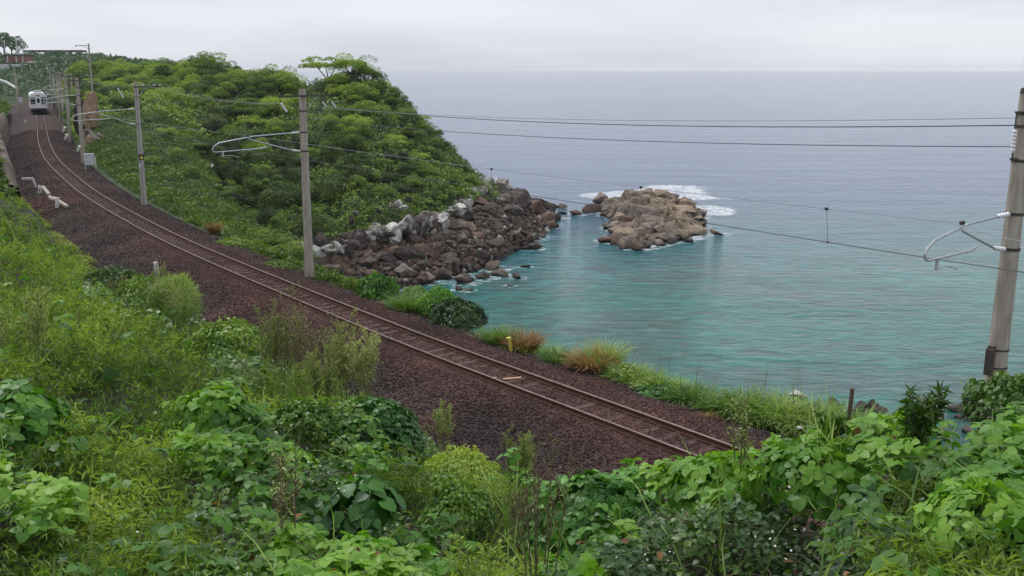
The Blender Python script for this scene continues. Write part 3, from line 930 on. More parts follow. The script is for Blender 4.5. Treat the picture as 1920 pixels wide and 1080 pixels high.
# named big rocks: (x, y, depth, rx, ry, rz, kind, label)
BIG = [(1178 - 300, 368, 131, 1.25, 1.1, 1.9, 'rock_pale', 'tall egg shaped pale boulder standing where the wood meets the rocks'),
       (770, 478, 107, 2.6, 1.3, 1.1, 'rock_dark', 'long smooth dark slab leaning down the middle of the rocky shore'),
       (905, 345, 141, 1.8, 1.4, 1.7, 'rock_pale', 'pale blocky rock at the very top of the headland tip'),
       (938, 352, 142, 2.6, 1.8, 2.2, 'rock_streak', 'pale topped rock mass behind the dark cliff of the headland tip'),
       (935, 388, 134, 3.6, 1.8, 2.9, 'rock_streak', 'dark cliff rock with pale vertical streaks at the headland tip'),
       (900, 405, 130, 2.4, 1.7, 2.3, 'rock_dark', 'dark block left of the streaked cliff rock'),
       (970, 385, 139, 2.0, 1.6, 2.4, 'rock_dark', 'dark brown block right of the streaked cliff rock'),
       (1004, 378, 146, 1.7, 1.5, 1.0, 'rock_dark', 'dark capped rock on top of the seaward end of the headland'),
       (1000, 392, 144, 2.0, 1.6, 1.4, 'rock_red', 'reddish brown rock under the dark capped rock'),
       (1026, 408, 143, 1.6, 1.3, .9, 'rock_red', 'low tan red rock at the outermost end of the headland')]
for px, py, t_, a, b_, c_, key, lab in BIG:
    o = put_rock('rock_outcrop', key, at(px, py, t_), (a, b_, c_), rot=(0, .1, r.uniform(-.3, .3)))
    tag(o, lab, 'rock')
bandx = [570, 610, 640, 680, 720, 760, 800, 840, 870, 900]; bandy = [474, 466, 460, 446, 436, 430, 418, 402, 388, 366]; bandt = [104, 105, 107, 109.5, 111, 113, 115, 119, 126, 134]
for i in range(64):
    px = 572 + (i + r.uniform(-.4, .4)) * 5.2
    up_ = r.uniform(-9, 9)
    py = float(np.interp(px, bandx, bandy)) + up_; t_ = float(np.interp(px, bandx, bandt)) - 1.6 - up_ * .05
    a = r.choice([.35, .5, .6, .8, 1.0, 1.2]); c_ = a * r.uniform(.6, 1.35)
    o = put_rock('rock_outcrop', 'rock_pale' if r.random() < .6 else 'rock_streak', at(px, py, t_), (a * 1.25, a, c_), rot=(r.uniform(-.3, .3), r.uniform(-.5, .1), r.uniform(0, 6)))
    tag(o, 'pale whitish rock in the band between the wood and the dark shore', 'rock', 'band of pale rocks at the foot of the wood')
for i, (px, py, t_, a, c_) in enumerate([(660, 412, 114, .5, 1.1), (667, 400, 115, .5, .8), (748, 380, 118, .5, 1.2), (765, 374, 119, .45, 1.0), (735, 384, 117.5, .45, 1.1), (756, 390, 117, .6, .8), (710, 396, 116, .4, .7)]):
    o = put_rock('rock_outcrop', 'rock_pale' if i % 3 else 'rock_streak', at(px, py, t_ - 2.0), (a * 1.3, a * .8, c_ * .62), rot=(r.uniform(-.1, .1), r.uniform(-.3, .3), r.uniform(0, 6)))
    tag(o, 'pale grey rock outcrop showing through the greenery of the headland slope', 'rock', 'pale rocks on the slope')
for i, (px, py, t_, a, c_) in enumerate([(926, 342, 142, .9, .8), (952, 350, 142, 1.0, .8), (912, 352, 140, .8, .9), (938, 345, 143, .7, 1.0)]):
    o = put_rock('rock_outcrop', 'rock_pale', at(px, py, t_), (a, a * .8, c_))
    tag(o, ['pale', 'second pale', 'third pale', 'fourth pale'][i] + ' rock from left on the crown of the headland tip' if i == 0 else ['', 'broadest pale rock on the crown of the headland tip', 'left leaning pale rock low on the crown of the headland tip', 'narrow pale rock at the middle of the headland tip crown'][i], 'rock')
for px, py, t_, s_, lab in [(391, 315, 119, .65, 'pale boulder among the bushes of the valley, the larger of two'), (380, 322, 118, .45, 'pale boulder among the bushes of the valley, the smaller of two'), (366, 350, 112, .4, 'small pale stone low in the dark valley beside the railway slope')]:
    o = put_rock('boulder', 'rock_pale', at(px, py, t_ - 3.5), (s_, s_, s_ * 1.1)); tag(o, lab, 'boulder')

# the islet: one rock mass of many joined boulders
isl_c = ISL.mean(0)
isl = empty('rocky_islet', (isl_c[0], isl_c[1], SEA), 'low brown rocky islet of rounded boulders just off the headland', 'islet')
lo, hi_ = ISL.min(0), ISL.max(0)
cg = np.linspace(0, 1, 150)
cgx, cgy = np.meshgrid(lo[0] - 1 + (hi_[0] - lo[0] + 2) * cg, lo[1] - 1 + (hi_[1] - lo[1] + 2) * cg)
cx_, cy_ = cgx.ravel(), cgy.ravel()
wx = cx_ + (fbm(cx_ * .5, cy_ * .5, seed=15) - .5) * 2.4; wy = cy_ + (fbm(cx_ * .5, cy_ * .5, seed=16) - .5) * 2.4
cin = inside(wx, wy, ISL); cdd = seg_dist(wx, wy, ISL)
vp = np.stack([RNG.uniform(lo[0], hi_[0], 95), RNG.uniform(lo[1], hi_[1], 95)], 1)
dv = np.hypot(wx[:, None] - vp[None, :, 0], (wy[:, None] - vp[None, :, 1]) * .6)
near2 = np.sort(dv, 1)[:, :2]; own = dv.argmin(1)
hcell = RNG.uniform(-.7, 1.1, 95); tx = RNG.uniform(-.22, .22, 95); ty = RNG.uniform(-.16, .16, 95)
cz_ = .5 + 1.25 * sstep(.0, 4, cdd) + hcell[own] * .8 + tx[own] * (wx - vp[own, 0]) + ty[own] * (wy - vp[own, 1])
cz_ -= 1.7 * sstep(.6, .0, near2[:, 1] - near2[:, 0])
cz_ += (fbm(cx_ * .9, cy_ * .9, seed=18) - .5) * .7
cz_ = np.where(cin, np.maximum(cz_ * sstep(0, .9, cdd + .25) - .1, -.4), -1.0)
link('rock_core', new_mesh('rock_core', np.stack([cx_ - isl_c[0], cy_ - isl_c[1], cz_], 1), grid_faces(150, 150), [M['rock_tan'], M['rock_grey']], smooth=True, matidx=(np.arange(149 * 149) % 149 < 70).astype(int)), isl)
n_is = 0
tries = 0
while n_is < 62 and tries < 4000:
    tries += 1
    q = np.array([r.uniform(lo[0], hi_[0]), r.uniform(lo[1], hi_[1])])
    if not inside(q[:1], q[1:], ISL)[0]: continue
    dd = seg_dist(q[:1], q[1:], ISL)[0]
    if dd > 3.2 and r.random() > .25: continue
    hz = .25 + 1.35 * sstep(0, 5, dd) + .8 * sstep(.5, 1, fbm(q[:1] * .2, q[1:] * .2, seed=8))[0]
    hz += .5 * sstep(18, 12, q[0] - 0) * 0
    sz = r.uniform(.7, 1.4)
    key = 'rock_tan' if (q[0] > isl_c[0] and r.random() < .7) else r.choice(['rock_grey', 'rock_grey', 'rock_tan', 'rock_red'])
    o = put_rock('boulder', key, (q[0] - isl_c[0], q[1] - isl_c[1], (.25 if dd < 2 else .9)), (sz * r.uniform(1.2, 2.1), sz * r.uniform(1.1, 1.9), sz * r.uniform(.6, .85)), rot=(r.uniform(-.15, .15), r.uniform(-.15, .15), r.uniform(-.6, .6)), parent=isl)
    n_is += 1
for px, py, a, c_, key, lab in [(1128, 378, 1.7, 1.3, 'rock_grey', 'rounded grey rock at the upper left corner of the islet'), (1108, 394, 2.5, 1.0, 'rock_red', 'dark red rock between the headland and the islet, the largest of the chain'),
        (1080, 399, 1.7, .55, 'rock_red', 'low red brown rock in the middle of the chain leading to the islet'), (1052, 386, 1.3, .5, 'rock_dark', 'small dark rock near the headland end of the chain'), (1054, 397, .9, .25, 'rock_dark', 'flat dark rock barely above the water near the headland end of the chain'),
        (1198, 364, 1.3, .7, 'rock_tan', 'small tan rock in the white surf behind the islet'), (1208, 372, .8, .4, 'rock_grey', 'small grey rock just behind the back edge of the islet'),
        (1251, 368, 1.7, 1.0, 'rock_grey', 'grey brown rock in the surf at the right of the islet back edge'), (1265, 372, .8, .6, 'rock_dark', 'small dark rock beside the grey brown rock in the surf'),
        (1345, 436, 1.6, .3, 'rock_tan', 'flat half sunken rock off the right corner of the islet'), (1237, 457, 1.2, .7, 'rock_grey', 'grey rock in front of the islet with foam on both sides'),
        (1255, 453, 1.3, .45, 'rock_dark', 'dark low rock at the front of the islet'), (1292, 451, .9, .6, 'rock_grey', 'small grey rock at the front right of the islet'), (1195, 466, 1.2, .8, 'rock_red', 'pinkish brown rock at the front tip of the islet')]:
    o = put_rock('sea_rock', key, onz(px, py + 3, SEA) + np.array([0, 0, c_ * .2]), (a, a * .8, c_)); tag(o, lab, 'rock')
o = put_rock('sea_rock', 'rock_pale', onz(1500, 738, SEA) + np.array([0, 0, -.08]), (1.5, 1.1, .34)); tag(o, 'pale flat rock awash just off the near shore', 'rock')
o = put_rock('sea_rock', 'rock_dark', onz(876, 544, SEA) + np.array([0, 0, -.02]), (.8, .6, .2)); tag(o, 'flat dark rock in the shallows behind the dark bush', 'rock')
o = put_rock('sea_rock', 'rock_dark', onz(955, 536, SEA) + np.array([0, 0, -.05]), (.5, .4, .16)); tag(o, 'tiny dark rock alone in the shallows', 'rock')
# boulders on the near shore below the slope
for k in range(60):
    px = r.uniform(1560, 1990); py = r.uniform(752, 815)
    s_ = r.uniform(.25, .6)
    o = put_rock('boulder', 'rock_dark', onz(px, py, SEA) + np.array([0, 0, .05]), (s_ * 1.4, s_, s_ * .6)); tag(o, 'dark boulder in the shallows at the foot of the near slope', 'boulder', 'dark boulders at the foot of the near slope')

# ------------------------------------------------------------------ haze
hm_ = bpy.data.materials.new('thin_sea_haze'); hm_.use_nodes = True
hm_.node_tree.nodes.clear()
_o = hm_.node_tree.nodes.new('ShaderNodeOutputMaterial'); _v = hm_.node_tree.nodes.new('ShaderNodeVolumePrincipled')
_v.inputs['Color'].default_value = (.84, .91, 1.0, 1); _v.inputs['Density'].default_value = HAZE_D; _v.inputs['Anisotropy'].default_value = .2
hm_.node_tree.links.new(_v.outputs[0], _o.inputs['Volume'])
mb = MB(); mb.box((0, 900, (SEA - 8 + 26) / 2), (4400, 4400, 26 + 8 - SEA)); hz_ = mb.build('haze', hm_); tag(hz_, 'thin pale sea haze', kind='stuff')

# ------------------------------------------------------------------ trees
def crown_mesh(name, mat, seed, style='round', clumps=22, per=230, leaf=.064):
    global RNG
    keep, RNG = RNG, np.random.default_rng(seed)
    L = Leaves()
    cs = []
    for k in range(clumps):
        d = RNG.normal(size=3); d[2] = abs(d[2]) * (.55 if style == 'flat' else .9) - .12
        d /= np.linalg.norm(d)
        rad = RNG.uniform(.45, .85)
        c = d * rad * np.array([1, 1, .55 if style == 'flat' else 1.0])
        cr = RNG.uniform(.18, .42)
        cs.append(c)
        v = runit(per)
        v[:, 2] = np.where(v[:, 2] < -.25, -v[:, 2], v[:, 2])
        sh = RNG.uniform(.55, 1.0, per) ** .6
        p = c + v * cr * sh[:, None] * np.array([1.1, 1.1, .48 if style == 'flat' else .85])
        ax = v * .6 + runit(per) * .7
        nr = v * .8 + np.array([0, 0, .5]) + .65 * runit(per)
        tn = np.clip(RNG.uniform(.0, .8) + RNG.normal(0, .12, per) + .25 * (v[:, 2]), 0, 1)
        L.add(stamp(T_LANCE, p, ax, nr, leaf * RNG.uniform(.7, 1.3, per), .62, tn))
    me = L.mesh(name, [mat])
    RNG = keep
    return me, cs
def trunk_mesh(name, cs, h=.9):
    mb = MB()
    mb.tube([(0, 0, -h), (.02, .01, -h * .4), (0, 0, .05)], [.075, .06, .04], 6)
    for c in cs[::2]:
        mb.tube([(0, 0, -.25), (c[0] * .5, c[1] * .5, c[2] * .3 - .08), tuple(c)], [.035, .022, .01], 4)
    return new_mesh(name, mb.v, mb.f, M['bark'], smooth=True)
def tree_proto(mat, seed, style, **k):
    c, cs = crown_mesh('crown', mat, seed, style, **k)
    return c, trunk_mesh('trunk', cs)
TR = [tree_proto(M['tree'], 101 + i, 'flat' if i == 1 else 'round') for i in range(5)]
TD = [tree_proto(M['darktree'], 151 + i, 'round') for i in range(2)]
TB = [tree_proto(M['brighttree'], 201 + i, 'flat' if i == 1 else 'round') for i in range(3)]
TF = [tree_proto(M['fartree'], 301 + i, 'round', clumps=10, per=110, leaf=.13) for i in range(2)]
SHR = [tree_proto(M['bank'], 401 + i, 'round', clumps=12, per=120, leaf=.10) for i in range(2)]
def put_tree(protos, p, rad, lab, cat='tree', grp=None, name='tree', hz=None, trunk=True):
    c, tk = random.choice(protos)
    e = empty(name, tuple(p), lab, cat, grp, rz=random.uniform(0, 6.28))
    e.scale = (rad, rad * random.uniform(.85, 1.15), (hz or rad) )
    link('crown', c, e, (0, 0, .55)); 
    if trunk: link('trunk', tk, e, (0, 0, .55))
    return e
r = random.Random(12)
random.seed(12)
ZL = {0: ('dark evergreen tree low on the headland just above the pale rocks', 'trees just above the pale rocks'),
      1: ('evergreen tree on the middle of the headland slope', 'trees on the middle of the headland slope'),
      2: ('tree of the upper headland slope below the skyline', 'trees on the upper headland slope'),
      3: ('bright crowned tree standing on the skyline of the headland', 'trees on the headland skyline')}
placed = []
ntree = 0
for k in range(1500):
    if ntree >= 232: break
    px = r.uniform(150, 905); v = r.uniform(2.05, 4.35)
    p = head_at(px, v)
    if px > 860 and v < 2.5: continue
    qx, qy, qd = proj(p)
    if any((p[0] - q[0]) ** 2 + (p[1] - q[1]) ** 2 < (1.9 + 1.0 * (v > 3)) ** 2 for q in placed): continue
    if 548 < px < 622 and v > 3.15: continue
    if 600 < px < 870 and v < 2.42: continue
    placed.append(p)
    z = 0 if v < 2.5 else 1 if v < 3.1 else 2 if v < 3.8 else 3
    rad = r.uniform(1.5, 2.3) if z < 2 else r.uniform(1.9, 3.0)
    if px > 800: rad *= .62
    elif px > 700: rad *= .8
    bright = (z == 3 and r.random() < .75) or (z == 2 and r.random() < .45) or (z == 1 and r.random() < .2)
    lab, grp = ZL[z]
    hz = rad * r.uniform(.75, 1.0) * (1.0 if px < 700 else .8)
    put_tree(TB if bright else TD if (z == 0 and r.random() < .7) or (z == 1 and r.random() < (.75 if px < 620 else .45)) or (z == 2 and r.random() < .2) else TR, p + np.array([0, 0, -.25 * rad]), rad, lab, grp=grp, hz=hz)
    ntree += 1
# the two notable crest trees
c_, cs_ = crown_mesh('crown', M['brighttree'], 777, 'flat', clumps=18, per=150, leaf=.075)
e = empty('umbrella_tree', tuple(at(607, 165, 149)), 'wide umbrella shaped tree on the headland crest with sky showing under its crown', 'tree')
e.scale = (3.6, 3.0, 2.9)
link('crown', c_, e, (.1, 0, 1.02))
mb = MB(); mb.tube([(.25, 0, -.6), (.2, 0, .4), (.1, 0, 1.0)], [.04, .03, .015], 6); mb.tube([(.22, 0, .3), (-.2, 0, .95), (-.5, 0, 1.35)], [.025, .02, .01], 5); mb.tube([(.2, 0, .4), (.5, .1, 1.0), (.6, .1, 1.4)], [.02, .015, .01], 5)
link('trunk', new_mesh('trunk', mb.v, mb.f, M['bark'], smooth=True), e)
put_tree(TB, at(393, 142, 160), 2.9, 'tallest round headed tree on the left part of the headland skyline', hz=3.1)
put_tree(TB, at(660, 150, 147), 3.2, 'broad bright tree on the crest just right of the umbrella shaped tree', hz=2.4)
# small shrubs that hide the skyline gaps
for k in range(60):
    px = r.uniform(180, 900)
    if 545 < px < 622: continue
    p = head_at(px, r.uniform(3.9, 4.3))
    rad = r.uniform(.8, 1.4)
    put_tree(TR, p + np.array([0, 0, -.2]), rad, 'small dark shrub between the skyline trees of the headland', 'shrub', 'shrubs on the headland skyline', name='shrub', trunk=False)

# undergrowth that covers the headland ground
def scatter_on(G, n, umin, umax, vmin, vmax, size, mat, name, label, lift=.35, clear=None, tpl=T_LANCE, width=.6):
    a, b = G.shape[:2]
    ui = RNG.uniform(umin, umax, n) * (a - 1.001); vi = RNG.uniform(vmin, vmax, n) * (b - 1.001)
    i, j = ui.astype(int), vi.astype(int); fu, fv = (ui - i)[:, None], (vi - j)[:, None]
    p = G[i, j] * (1 - fu) * (1 - fv) + G[i + 1, j] * fu * (1 - fv) + G[i, j + 1] * (1 - fu) * fv + G[i + 1, j + 1] * fu * fv
    du = G[np.minimum(i + 1, a - 1), j] - G[i, j]; dv = G[i, np.minimum(j + 1, b - 1)] - G[i, j]
    nr = np.cross(du, dv); nr *= np.sign(nr[:, 2] + 1e-9)[:, None]; nr /= np.maximum(np.linalg.norm(nr, axis=1), 1e-9)[:, None]
    if clear is not None:
        k = clear(p, ui / a, vi / b); p, nr = p[k], nr[k]
    m = len(p)
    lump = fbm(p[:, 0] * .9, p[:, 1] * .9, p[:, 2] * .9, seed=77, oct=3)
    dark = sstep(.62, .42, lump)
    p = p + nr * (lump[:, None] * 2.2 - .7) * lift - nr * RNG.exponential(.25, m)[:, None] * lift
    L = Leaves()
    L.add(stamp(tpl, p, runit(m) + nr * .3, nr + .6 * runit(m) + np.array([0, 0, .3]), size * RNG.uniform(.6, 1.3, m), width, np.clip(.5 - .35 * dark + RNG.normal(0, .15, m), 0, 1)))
    o = link(name, L.mesh(name, [mat]))
    tag(o, label, kind='stuff')
    return o
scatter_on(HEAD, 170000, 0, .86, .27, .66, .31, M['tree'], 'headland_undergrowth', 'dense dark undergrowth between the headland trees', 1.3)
scatter_on(HEAD, 26000, .05, .80, .255, .45, .34, M['bank'], 'headland_grass', 'brighter grass and creepers along the foot of the wood', .9, clear=lambda p, u, v: fbm(p[:, 0] * .12, p[:, 1] * .12, seed=4) > .48)
nB = BANK.shape[0]
def by_y(y): return float(np.interp(y, BANK[:, 0, 1], np.arange(nB))) / nB
scatter_on(BANK, 90000, by_y(42), by_y(135), 0.03, .62, .24, M['bank'], 'slope_creepers', 'green creepers and grass on the slope beside the distant track', .55)
scatter_on(BANK, 40000, by_y(120), .97, 0.06, .95, .5, M['bank'], 'cutting_scrub', 'scrub on top of the railway cutting', .9)
scatter_on(BANK, 34000, by_y(4), by_y(48), .16, .62, .16, M['bank'], 'near_slope_creepers', 'green creepers on the near edge of the seaward slope', .4)
# shrubs along the slope
for k in range(70):
    y_ = r.uniform(52, 120)
    i = int(by_y(y_) * nB); j = int(r.uniform(.25, .8) * nb)
    p = BANK[i, j]
    rad = r.uniform(.6, 1.3)
    put_tree(SHR if r.random() < .7 else TR, p, rad, 'rounded bush on the grassy slope falling from the distant track into the valley', 'bush', 'bushes on the grassy slope', name='bush', hz=rad * .7, trunk=False)
for k in range(60):
    y_ = r.uniform(112, 230)
    i = int(by_y(y_) * nB); j = int(r.uniform(.3, .95) * nb)
    p = BANK[i, j]
    rad = r.uniform(1.2, 2.2)
    put_tree(TR if r.random() < .7 else TB, p + np.array([0, 0, -.3]), rad, 'bushy tree on the high ground right of the far track', 'tree', 'trees above the far cutting', hz=rad * .8)

# ------------------------------------------------------------------ SETTING: the near bank (thin plate surface through surveyed points)
EDGE = [(20, 352), (60, 385), (95, 430), (140, 480), (170, 510), (290, 560), (370, 605), (480, 640), (600, 690), (700, 735), (780, 790), (850, 835), (900, 860), (930, 915)]
CP_ = [onz(a, b, -.55) for a, b in EDGE]
CP_ += [np.array(q, float) for q in [(1.2, 20.4, -.5), (4.3, 16.0, -.4), (8.6, 9.9, -.2), (-12, 6, 7.0), (-25, 20, 6.5), (-42, 45, 5.0), (-60, 75, 4.5), (0, 1, 6.6), (6, 2, 6.4), (-6, 3, 6.8)]]
for x_, y_, t_ in [(0, 1080, 5.5), (480, 1080, 6), (960, 1080, 6.5), (1440, 1080, 5.6), (1920, 1080, 4), (0, 900, 8), (300, 900, 8.5), (620, 940, 9), (820, 940, 10.5), (960, 980, 14.5), (900, 1020, 10.5), (990, 1040, 10),
                   (1110, 960, 10), (1300, 960, 8.5), (1500, 960, 7), (1800, 960, 5.2), (0, 750, 12), (250, 750, 14), (450, 750, 15.5), (600, 850, 13.5), (760, 870, 15),
                   (0, 600, 20), (200, 600, 24), (350, 650, 26), (550, 720, 23), (0, 480, 32), (100, 505, 39), (0, 400, 48), (30, 370, 62),
                   (1120, 915, 12.5), (1250, 890, 11), (1330, 850, 10), (1450, 820, 9.3), (1600, 800, 8.8), (1750, 775, 8.2), (1910, 750, 7.6)]:
    CP_.append(at(x_, y_, t_))
CP_ = np.array(CP_)
def _U(r2): return 0.5 * r2 * np.log(np.maximum(r2, 1e-12))
_n = len(CP_)
d2 = ((CP_[:, None, :2] - CP_[None, :, :2]) ** 2).sum(2)
A_ = np.zeros((_n + 3, _n + 3)); A_[:_n, :_n] = _U(d2) + np.eye(_n) * .6
A_[:_n, _n] = 1; A_[:_n, _n + 1:] = CP_[:, :2]; A_[_n, :_n] = 1; A_[_n + 1:, :_n] = CP_[:, :2].T
W_ = np.linalg.solve(A_, np.r_[CP_[:, 2], 0, 0, 0])
def canopy(X, Y):
    X = np.asarray(X, float).ravel(); Y = np.asarray(Y, float).ravel()
    o = np.empty(len(X))
    for a in range(0, len(X), 50000):
        x, y = X[a:a + 50000], Y[a:a + 50000]
        o[a:a + 50000] = _U((x[:, None] - CP_[None, :, 0]) ** 2 + (y[:, None] - CP_[None, :, 1]) ** 2) @ W_[:_n] + W_[_n] + W_[_n + 1] * x + W_[_n + 2] * y
    return np.clip(o, -.9, 7.6)
ptest = proj(CP_)
gxs = np.arange(-52, 13, .35); gys = np.arange(.5, 84, .35)
GX, GY = np.meshgrid(gxs, gys)
cz = canopy(GX, GY)
of_, s_, z_ = near_track(GX, GY)
below = .10 + np.clip((-of_ - 4.2) * .3, 0, .85)
gz = cz - below + (fbm(GX.ravel() * .7, GY.ravel() * .7, seed=2) - .5) * .4 * np.clip((-of_ - 4.5) * .5, 0, 1)
gz = np.where(of_ > -4.4, np.minimum(gz, z_ - .95), gz)
vid = np.full(len(gz), -1)
ok = of_ < -3.7
fc = grid_faces(*GX.shape)
fc = fc[ok[fc].all(1)]
use = np.unique(fc); vid[use] = np.arange(len(use))
o = link('near_bank', new_mesh('near_bank', np.stack([GX.ravel(), GY.ravel(), gz], 1)[use], vid[fc], M['soil'], smooth=True))
tag(o, 'dark leaf littered ground of the near bank', kind='structure')

# which plant grows where: (x, y, radius, kind)
SPEC = [(60, 430, 90, 'feather'), (40, 560, 120, 'feather'), (200, 620, 150, 'feather'), (330, 700, 120, 'feather'), (150, 800, 150, 'feather'), (240, 920, 120, 'feather'), (330, 960, 90, 'feather'), (120, 1010, 120, 'feather'),
        (200, 540, 60, 'small'), (250, 560, 50, 'small'), (330, 560, 60, 'small'), (420, 640, 60, 'small'), (460, 690, 60, 'small'), (410, 660, 60, 'small'),
        (20, 780, 70, 'kudzu'), (20, 880, 60, 'kudzu'), (100, 950, 70, 'kudzu'), (400, 780, 60, 'kudzu'), (420, 860, 60, 'kudzu'), (400, 930, 60, 'small'), (480, 700, 50, 'feather'), (550, 740, 60, 'feather'),
        (560, 790, 60, 'small'), (520, 860, 60, 'kudzu'), (540, 900, 60, 'kudzu'), (600, 860, 60, 'small'), (500, 960, 60, 'small'), (440, 1040, 80, 'small'), (330, 1050, 60, 'feather'),
        (640, 1040, 90, 'kudzu'), (560, 1020, 60, 'kudzu'), (740, 1060, 80, 'kudzu'), (680, 880, 60, 'kudzu'), (760, 880, 60, 'feather'), (820, 870, 60, 'small'), (860, 890, 60, 'feather'), (850, 950, 60, 'kudzu'), (730, 950, 40, 'small'),
        (930, 960, 60, 'dry'), (960, 1030, 60, 'grass'), (900, 1060, 60, 'feather'), (980, 930, 40, 'dry'),
        (1100, 930, 90, 'dome'), (1130, 990, 60, 'kudzu'), (1080, 1030, 60, 'kudzu'), (1250, 990, 80, 'dark'), (1350, 1000, 90, 'dark'), (1450, 960, 80, 'dark'), (1200, 1060, 80, 'dark'), (1420, 1060, 90, 'dark'),
        (1300, 900, 70, 'kudzu'), (1350, 860, 60, 'kudzu'), (1420, 860, 60, 'kudzu'), (1500, 850, 70, 'kudzu'), (1580, 840, 60, 'grass'), (1600, 850, 70, 'kudzu'), (1560, 930, 60, 'kudzu'), (1620, 960, 70, 'kudzu'), (1480, 900, 50, 'grass'),
        (1700, 880, 60, 'feather'), (1720, 810, 60, 'kudzu'), (1800, 810, 60, 'kudzu'), (1880, 820, 60, 'kudzu'), (1850, 900, 70, 'kudzu'), (1880, 960, 80, 'kudzu'), (1750, 960, 40, 'dark'),
        (1700, 1050, 90, 'feather'), (1820, 1050, 90, 'feather'), (1900, 1040, 60, 'feather'), (1600, 1060, 60, 'dark')]
SX = np.array([[a, b, c] for a, b, c, d in SPEC], float); SK = np.array([d for *_, d in SPEC])
def species(X, Y, Z):
    px, py, d = proj(np.stack([X, Y, Z], 1))
    px = px + (fbm(X * 1.3, Y * 1.3, seed=51) - .5) * 110; py = py + (fbm(X * 1.3, Y * 1.3, seed=52) - .5) * 80
    q = (((px[:, None] - SX[None, :, 0]) ** 2 + (1.3 * (py[:, None] - SX[None, :, 1])) ** 2) ** .5) / SX[None, :, 2]
    return SK[q.argmin(1)]
def polar(n, r0, r1, power=0.0):
    th = RNG.uniform(-math.radians(33), math.radians(34), n)
    u = RNG.random(n)
    rr = r0 * (r1 / r0) ** u
    return rr * np.sin(th), rr * np.cos(th), rr
LUMP_A = .8
def lumps(X, Y, rr):
    sc = np.clip(1.5 - rr * .012, .5, 1.5)
    return (fbm(X * sc, Y * sc, seed=61, oct=3) - .5) * 2
def bankpoints(n, r0=3.2, r1=82):
    X, Y, rr = polar(n, r0, r1)
    of, s_, zt = near_track(X, Y)
    edge = -4.35 - 1.3 * (fbm(X * .45, Y * .45, seed=71) - .35)
    k = (of < edge) & (of > -48)
    X, Y, rr, of, edge = X[k], Y[k], rr[k], of[k], edge[k]
    Z = canopy(X, Y)
    fade = np.clip((edge - of) / 2.0, .12, 1)
    lp = lumps(X, Y, rr)
    Z = Z + np.minimum(lp, np.where(rr < 12, .25, 1)) * LUMP_A * fade * np.clip(.5 + rr / 14, .5, 1.2) - (.14 + .05 * sstep(.5, 2.5, X)) * sstep(14, 8, rr) * fade
    return X, Y, Z, rr, lp, fade
def up_normal(X, Y, e=.25):
    zx = canopy(X + e, Y) - canopy(X - e, Y); zy = canopy(X, Y + e) - canopy(X, Y - e)
    n = np.stack([-zx, -zy, np.full(len(X), 2 * e)], 1)
    return n / np.linalg.norm(n, axis=1)[:, None]

X, Y, Z, rr, lp, fade = bankpoints(190000)
sp = species(X, Y, Z)
nr = up_normal(X, Y)
hole = fbm(X * 1.9, Y * 1.9, seed=81, oct=3)
bigh = fbm(X * .75, Y * .75, seed=83, oct=2)
for hx_, hy_, ht_, hr_ in [(1670, 905, 6.6, .34), (385, 900, 9.5, .30), (400, 1050, 7, .25), (1480, 1040, 6.2, .30), (1330, 1050, 6.8, .28), (850, 1010, 10.5, .35), (1500, 985, 6.9, .22), (330, 675, 20, .5)]:
    hp_ = at(hx_, hy_, ht_); hole = np.where(np.hypot(X - hp_[0], (Y - hp_[1]) * .6) < hr_, 0.05, hole)
hole = np.where(bigh < .24, hole - .25, hole)
base_tint = np.clip(.42 + .75 * (fbm(X * .8, Y * .8, seed=91) - .5) * 2 + .25 * lp, 0, 1)
def sel(kind, frac=1.0, holes=.0):
    k = (sp == kind) & (RNG.random(len(X)) < frac) & ((hole > holes) | (RNG.random(len(X)) < .10))
    return np.where(k)[0]
def down(i, scale): return RNG.exponential(scale, len(i))

# feathery bamboo grass
i = sel('feather', .24, .3)
i = i[(rr[i] > 3.6)]
lean = runit(len(i)) * np.array([1, 1, 0]) * .55 + np.array([.06, -.12, 0])
hst = RNG.uniform(.45, .85, len(i)) * np.clip(.75 + rr[i] * .02, .8, 1.7)
b0 = np.stack([X[i], Y[i], Z[i] - .72 * hst - down(i, .08)], 1)
lsz = .086 * np.clip(1 + (rr[i] - 7) * .035, .85, 2.6)
st, paths = feather_stems(b0, lean, hst, 20, lsz, base_tint[i])
L = Leaves(); L.add(st, 0)
V_, F_, T_ = stems_mesh(paths[:, :, :], .004, .0015)
L.add((V_, F_, T_), 1)
o = link('bamboo_grass', L.mesh('bamboo_grass', [M['feather'], M['greenstem']]))
tag(o, 'feathery light green bamboo grass covering the left of the near bank', kind='stuff')

def patch(kind, name, label, mat, tpl, size, width, frac, spread, holes, upw, dsc, grow_, mats=None):
    i = sel(kind, frac, holes)
    m = len(i)
    p = np.stack([X[i], Y[i], Z[i] - down(i, dsc)], 1)
    ax = runit(m) * np.array([1, 1, .45]) + nr[i] * .1 + np.array([0, -.35, -.25])
    nn = nr[i] * upw + runit(m) * spread + np.array([0, -.25, .25])
    sz = size * np.clip(1 + (rr[i] - 7) * grow_, .9, 2.6) * RNG.uniform(.65, 1.3, m)
    L = Leaves(); L.add(stamp(tpl, p, ax, nn, sz, width, np.clip(base_tint[i] + RNG.normal(0, .13, m), 0, 1)))
    # runners under the leaves
    j = RNG.choice(i, max(10, m // 45))
    q = len(j)
    a0 = np.stack([X[j], Y[j], Z[j] - .10], 1); dr = runit(q) * np.array([1, 1, .3]) * RNG.uniform(.3, .9, q)[:, None]
    u = np.linspace(0, 1, 5)[None, :, None]
    pa = a0[:, None] + dr[:, None] * u + np.array([0, 0, 1.0]) * (.10 * np.sin(u * 3.1) - .15 * u)
    L.add(stems_mesh(pa, .004, .002), 1)
    o = link(name, L.mesh(name, [mat, M['vinestem']], smooth=True)); tag(o, label, kind='stuff')
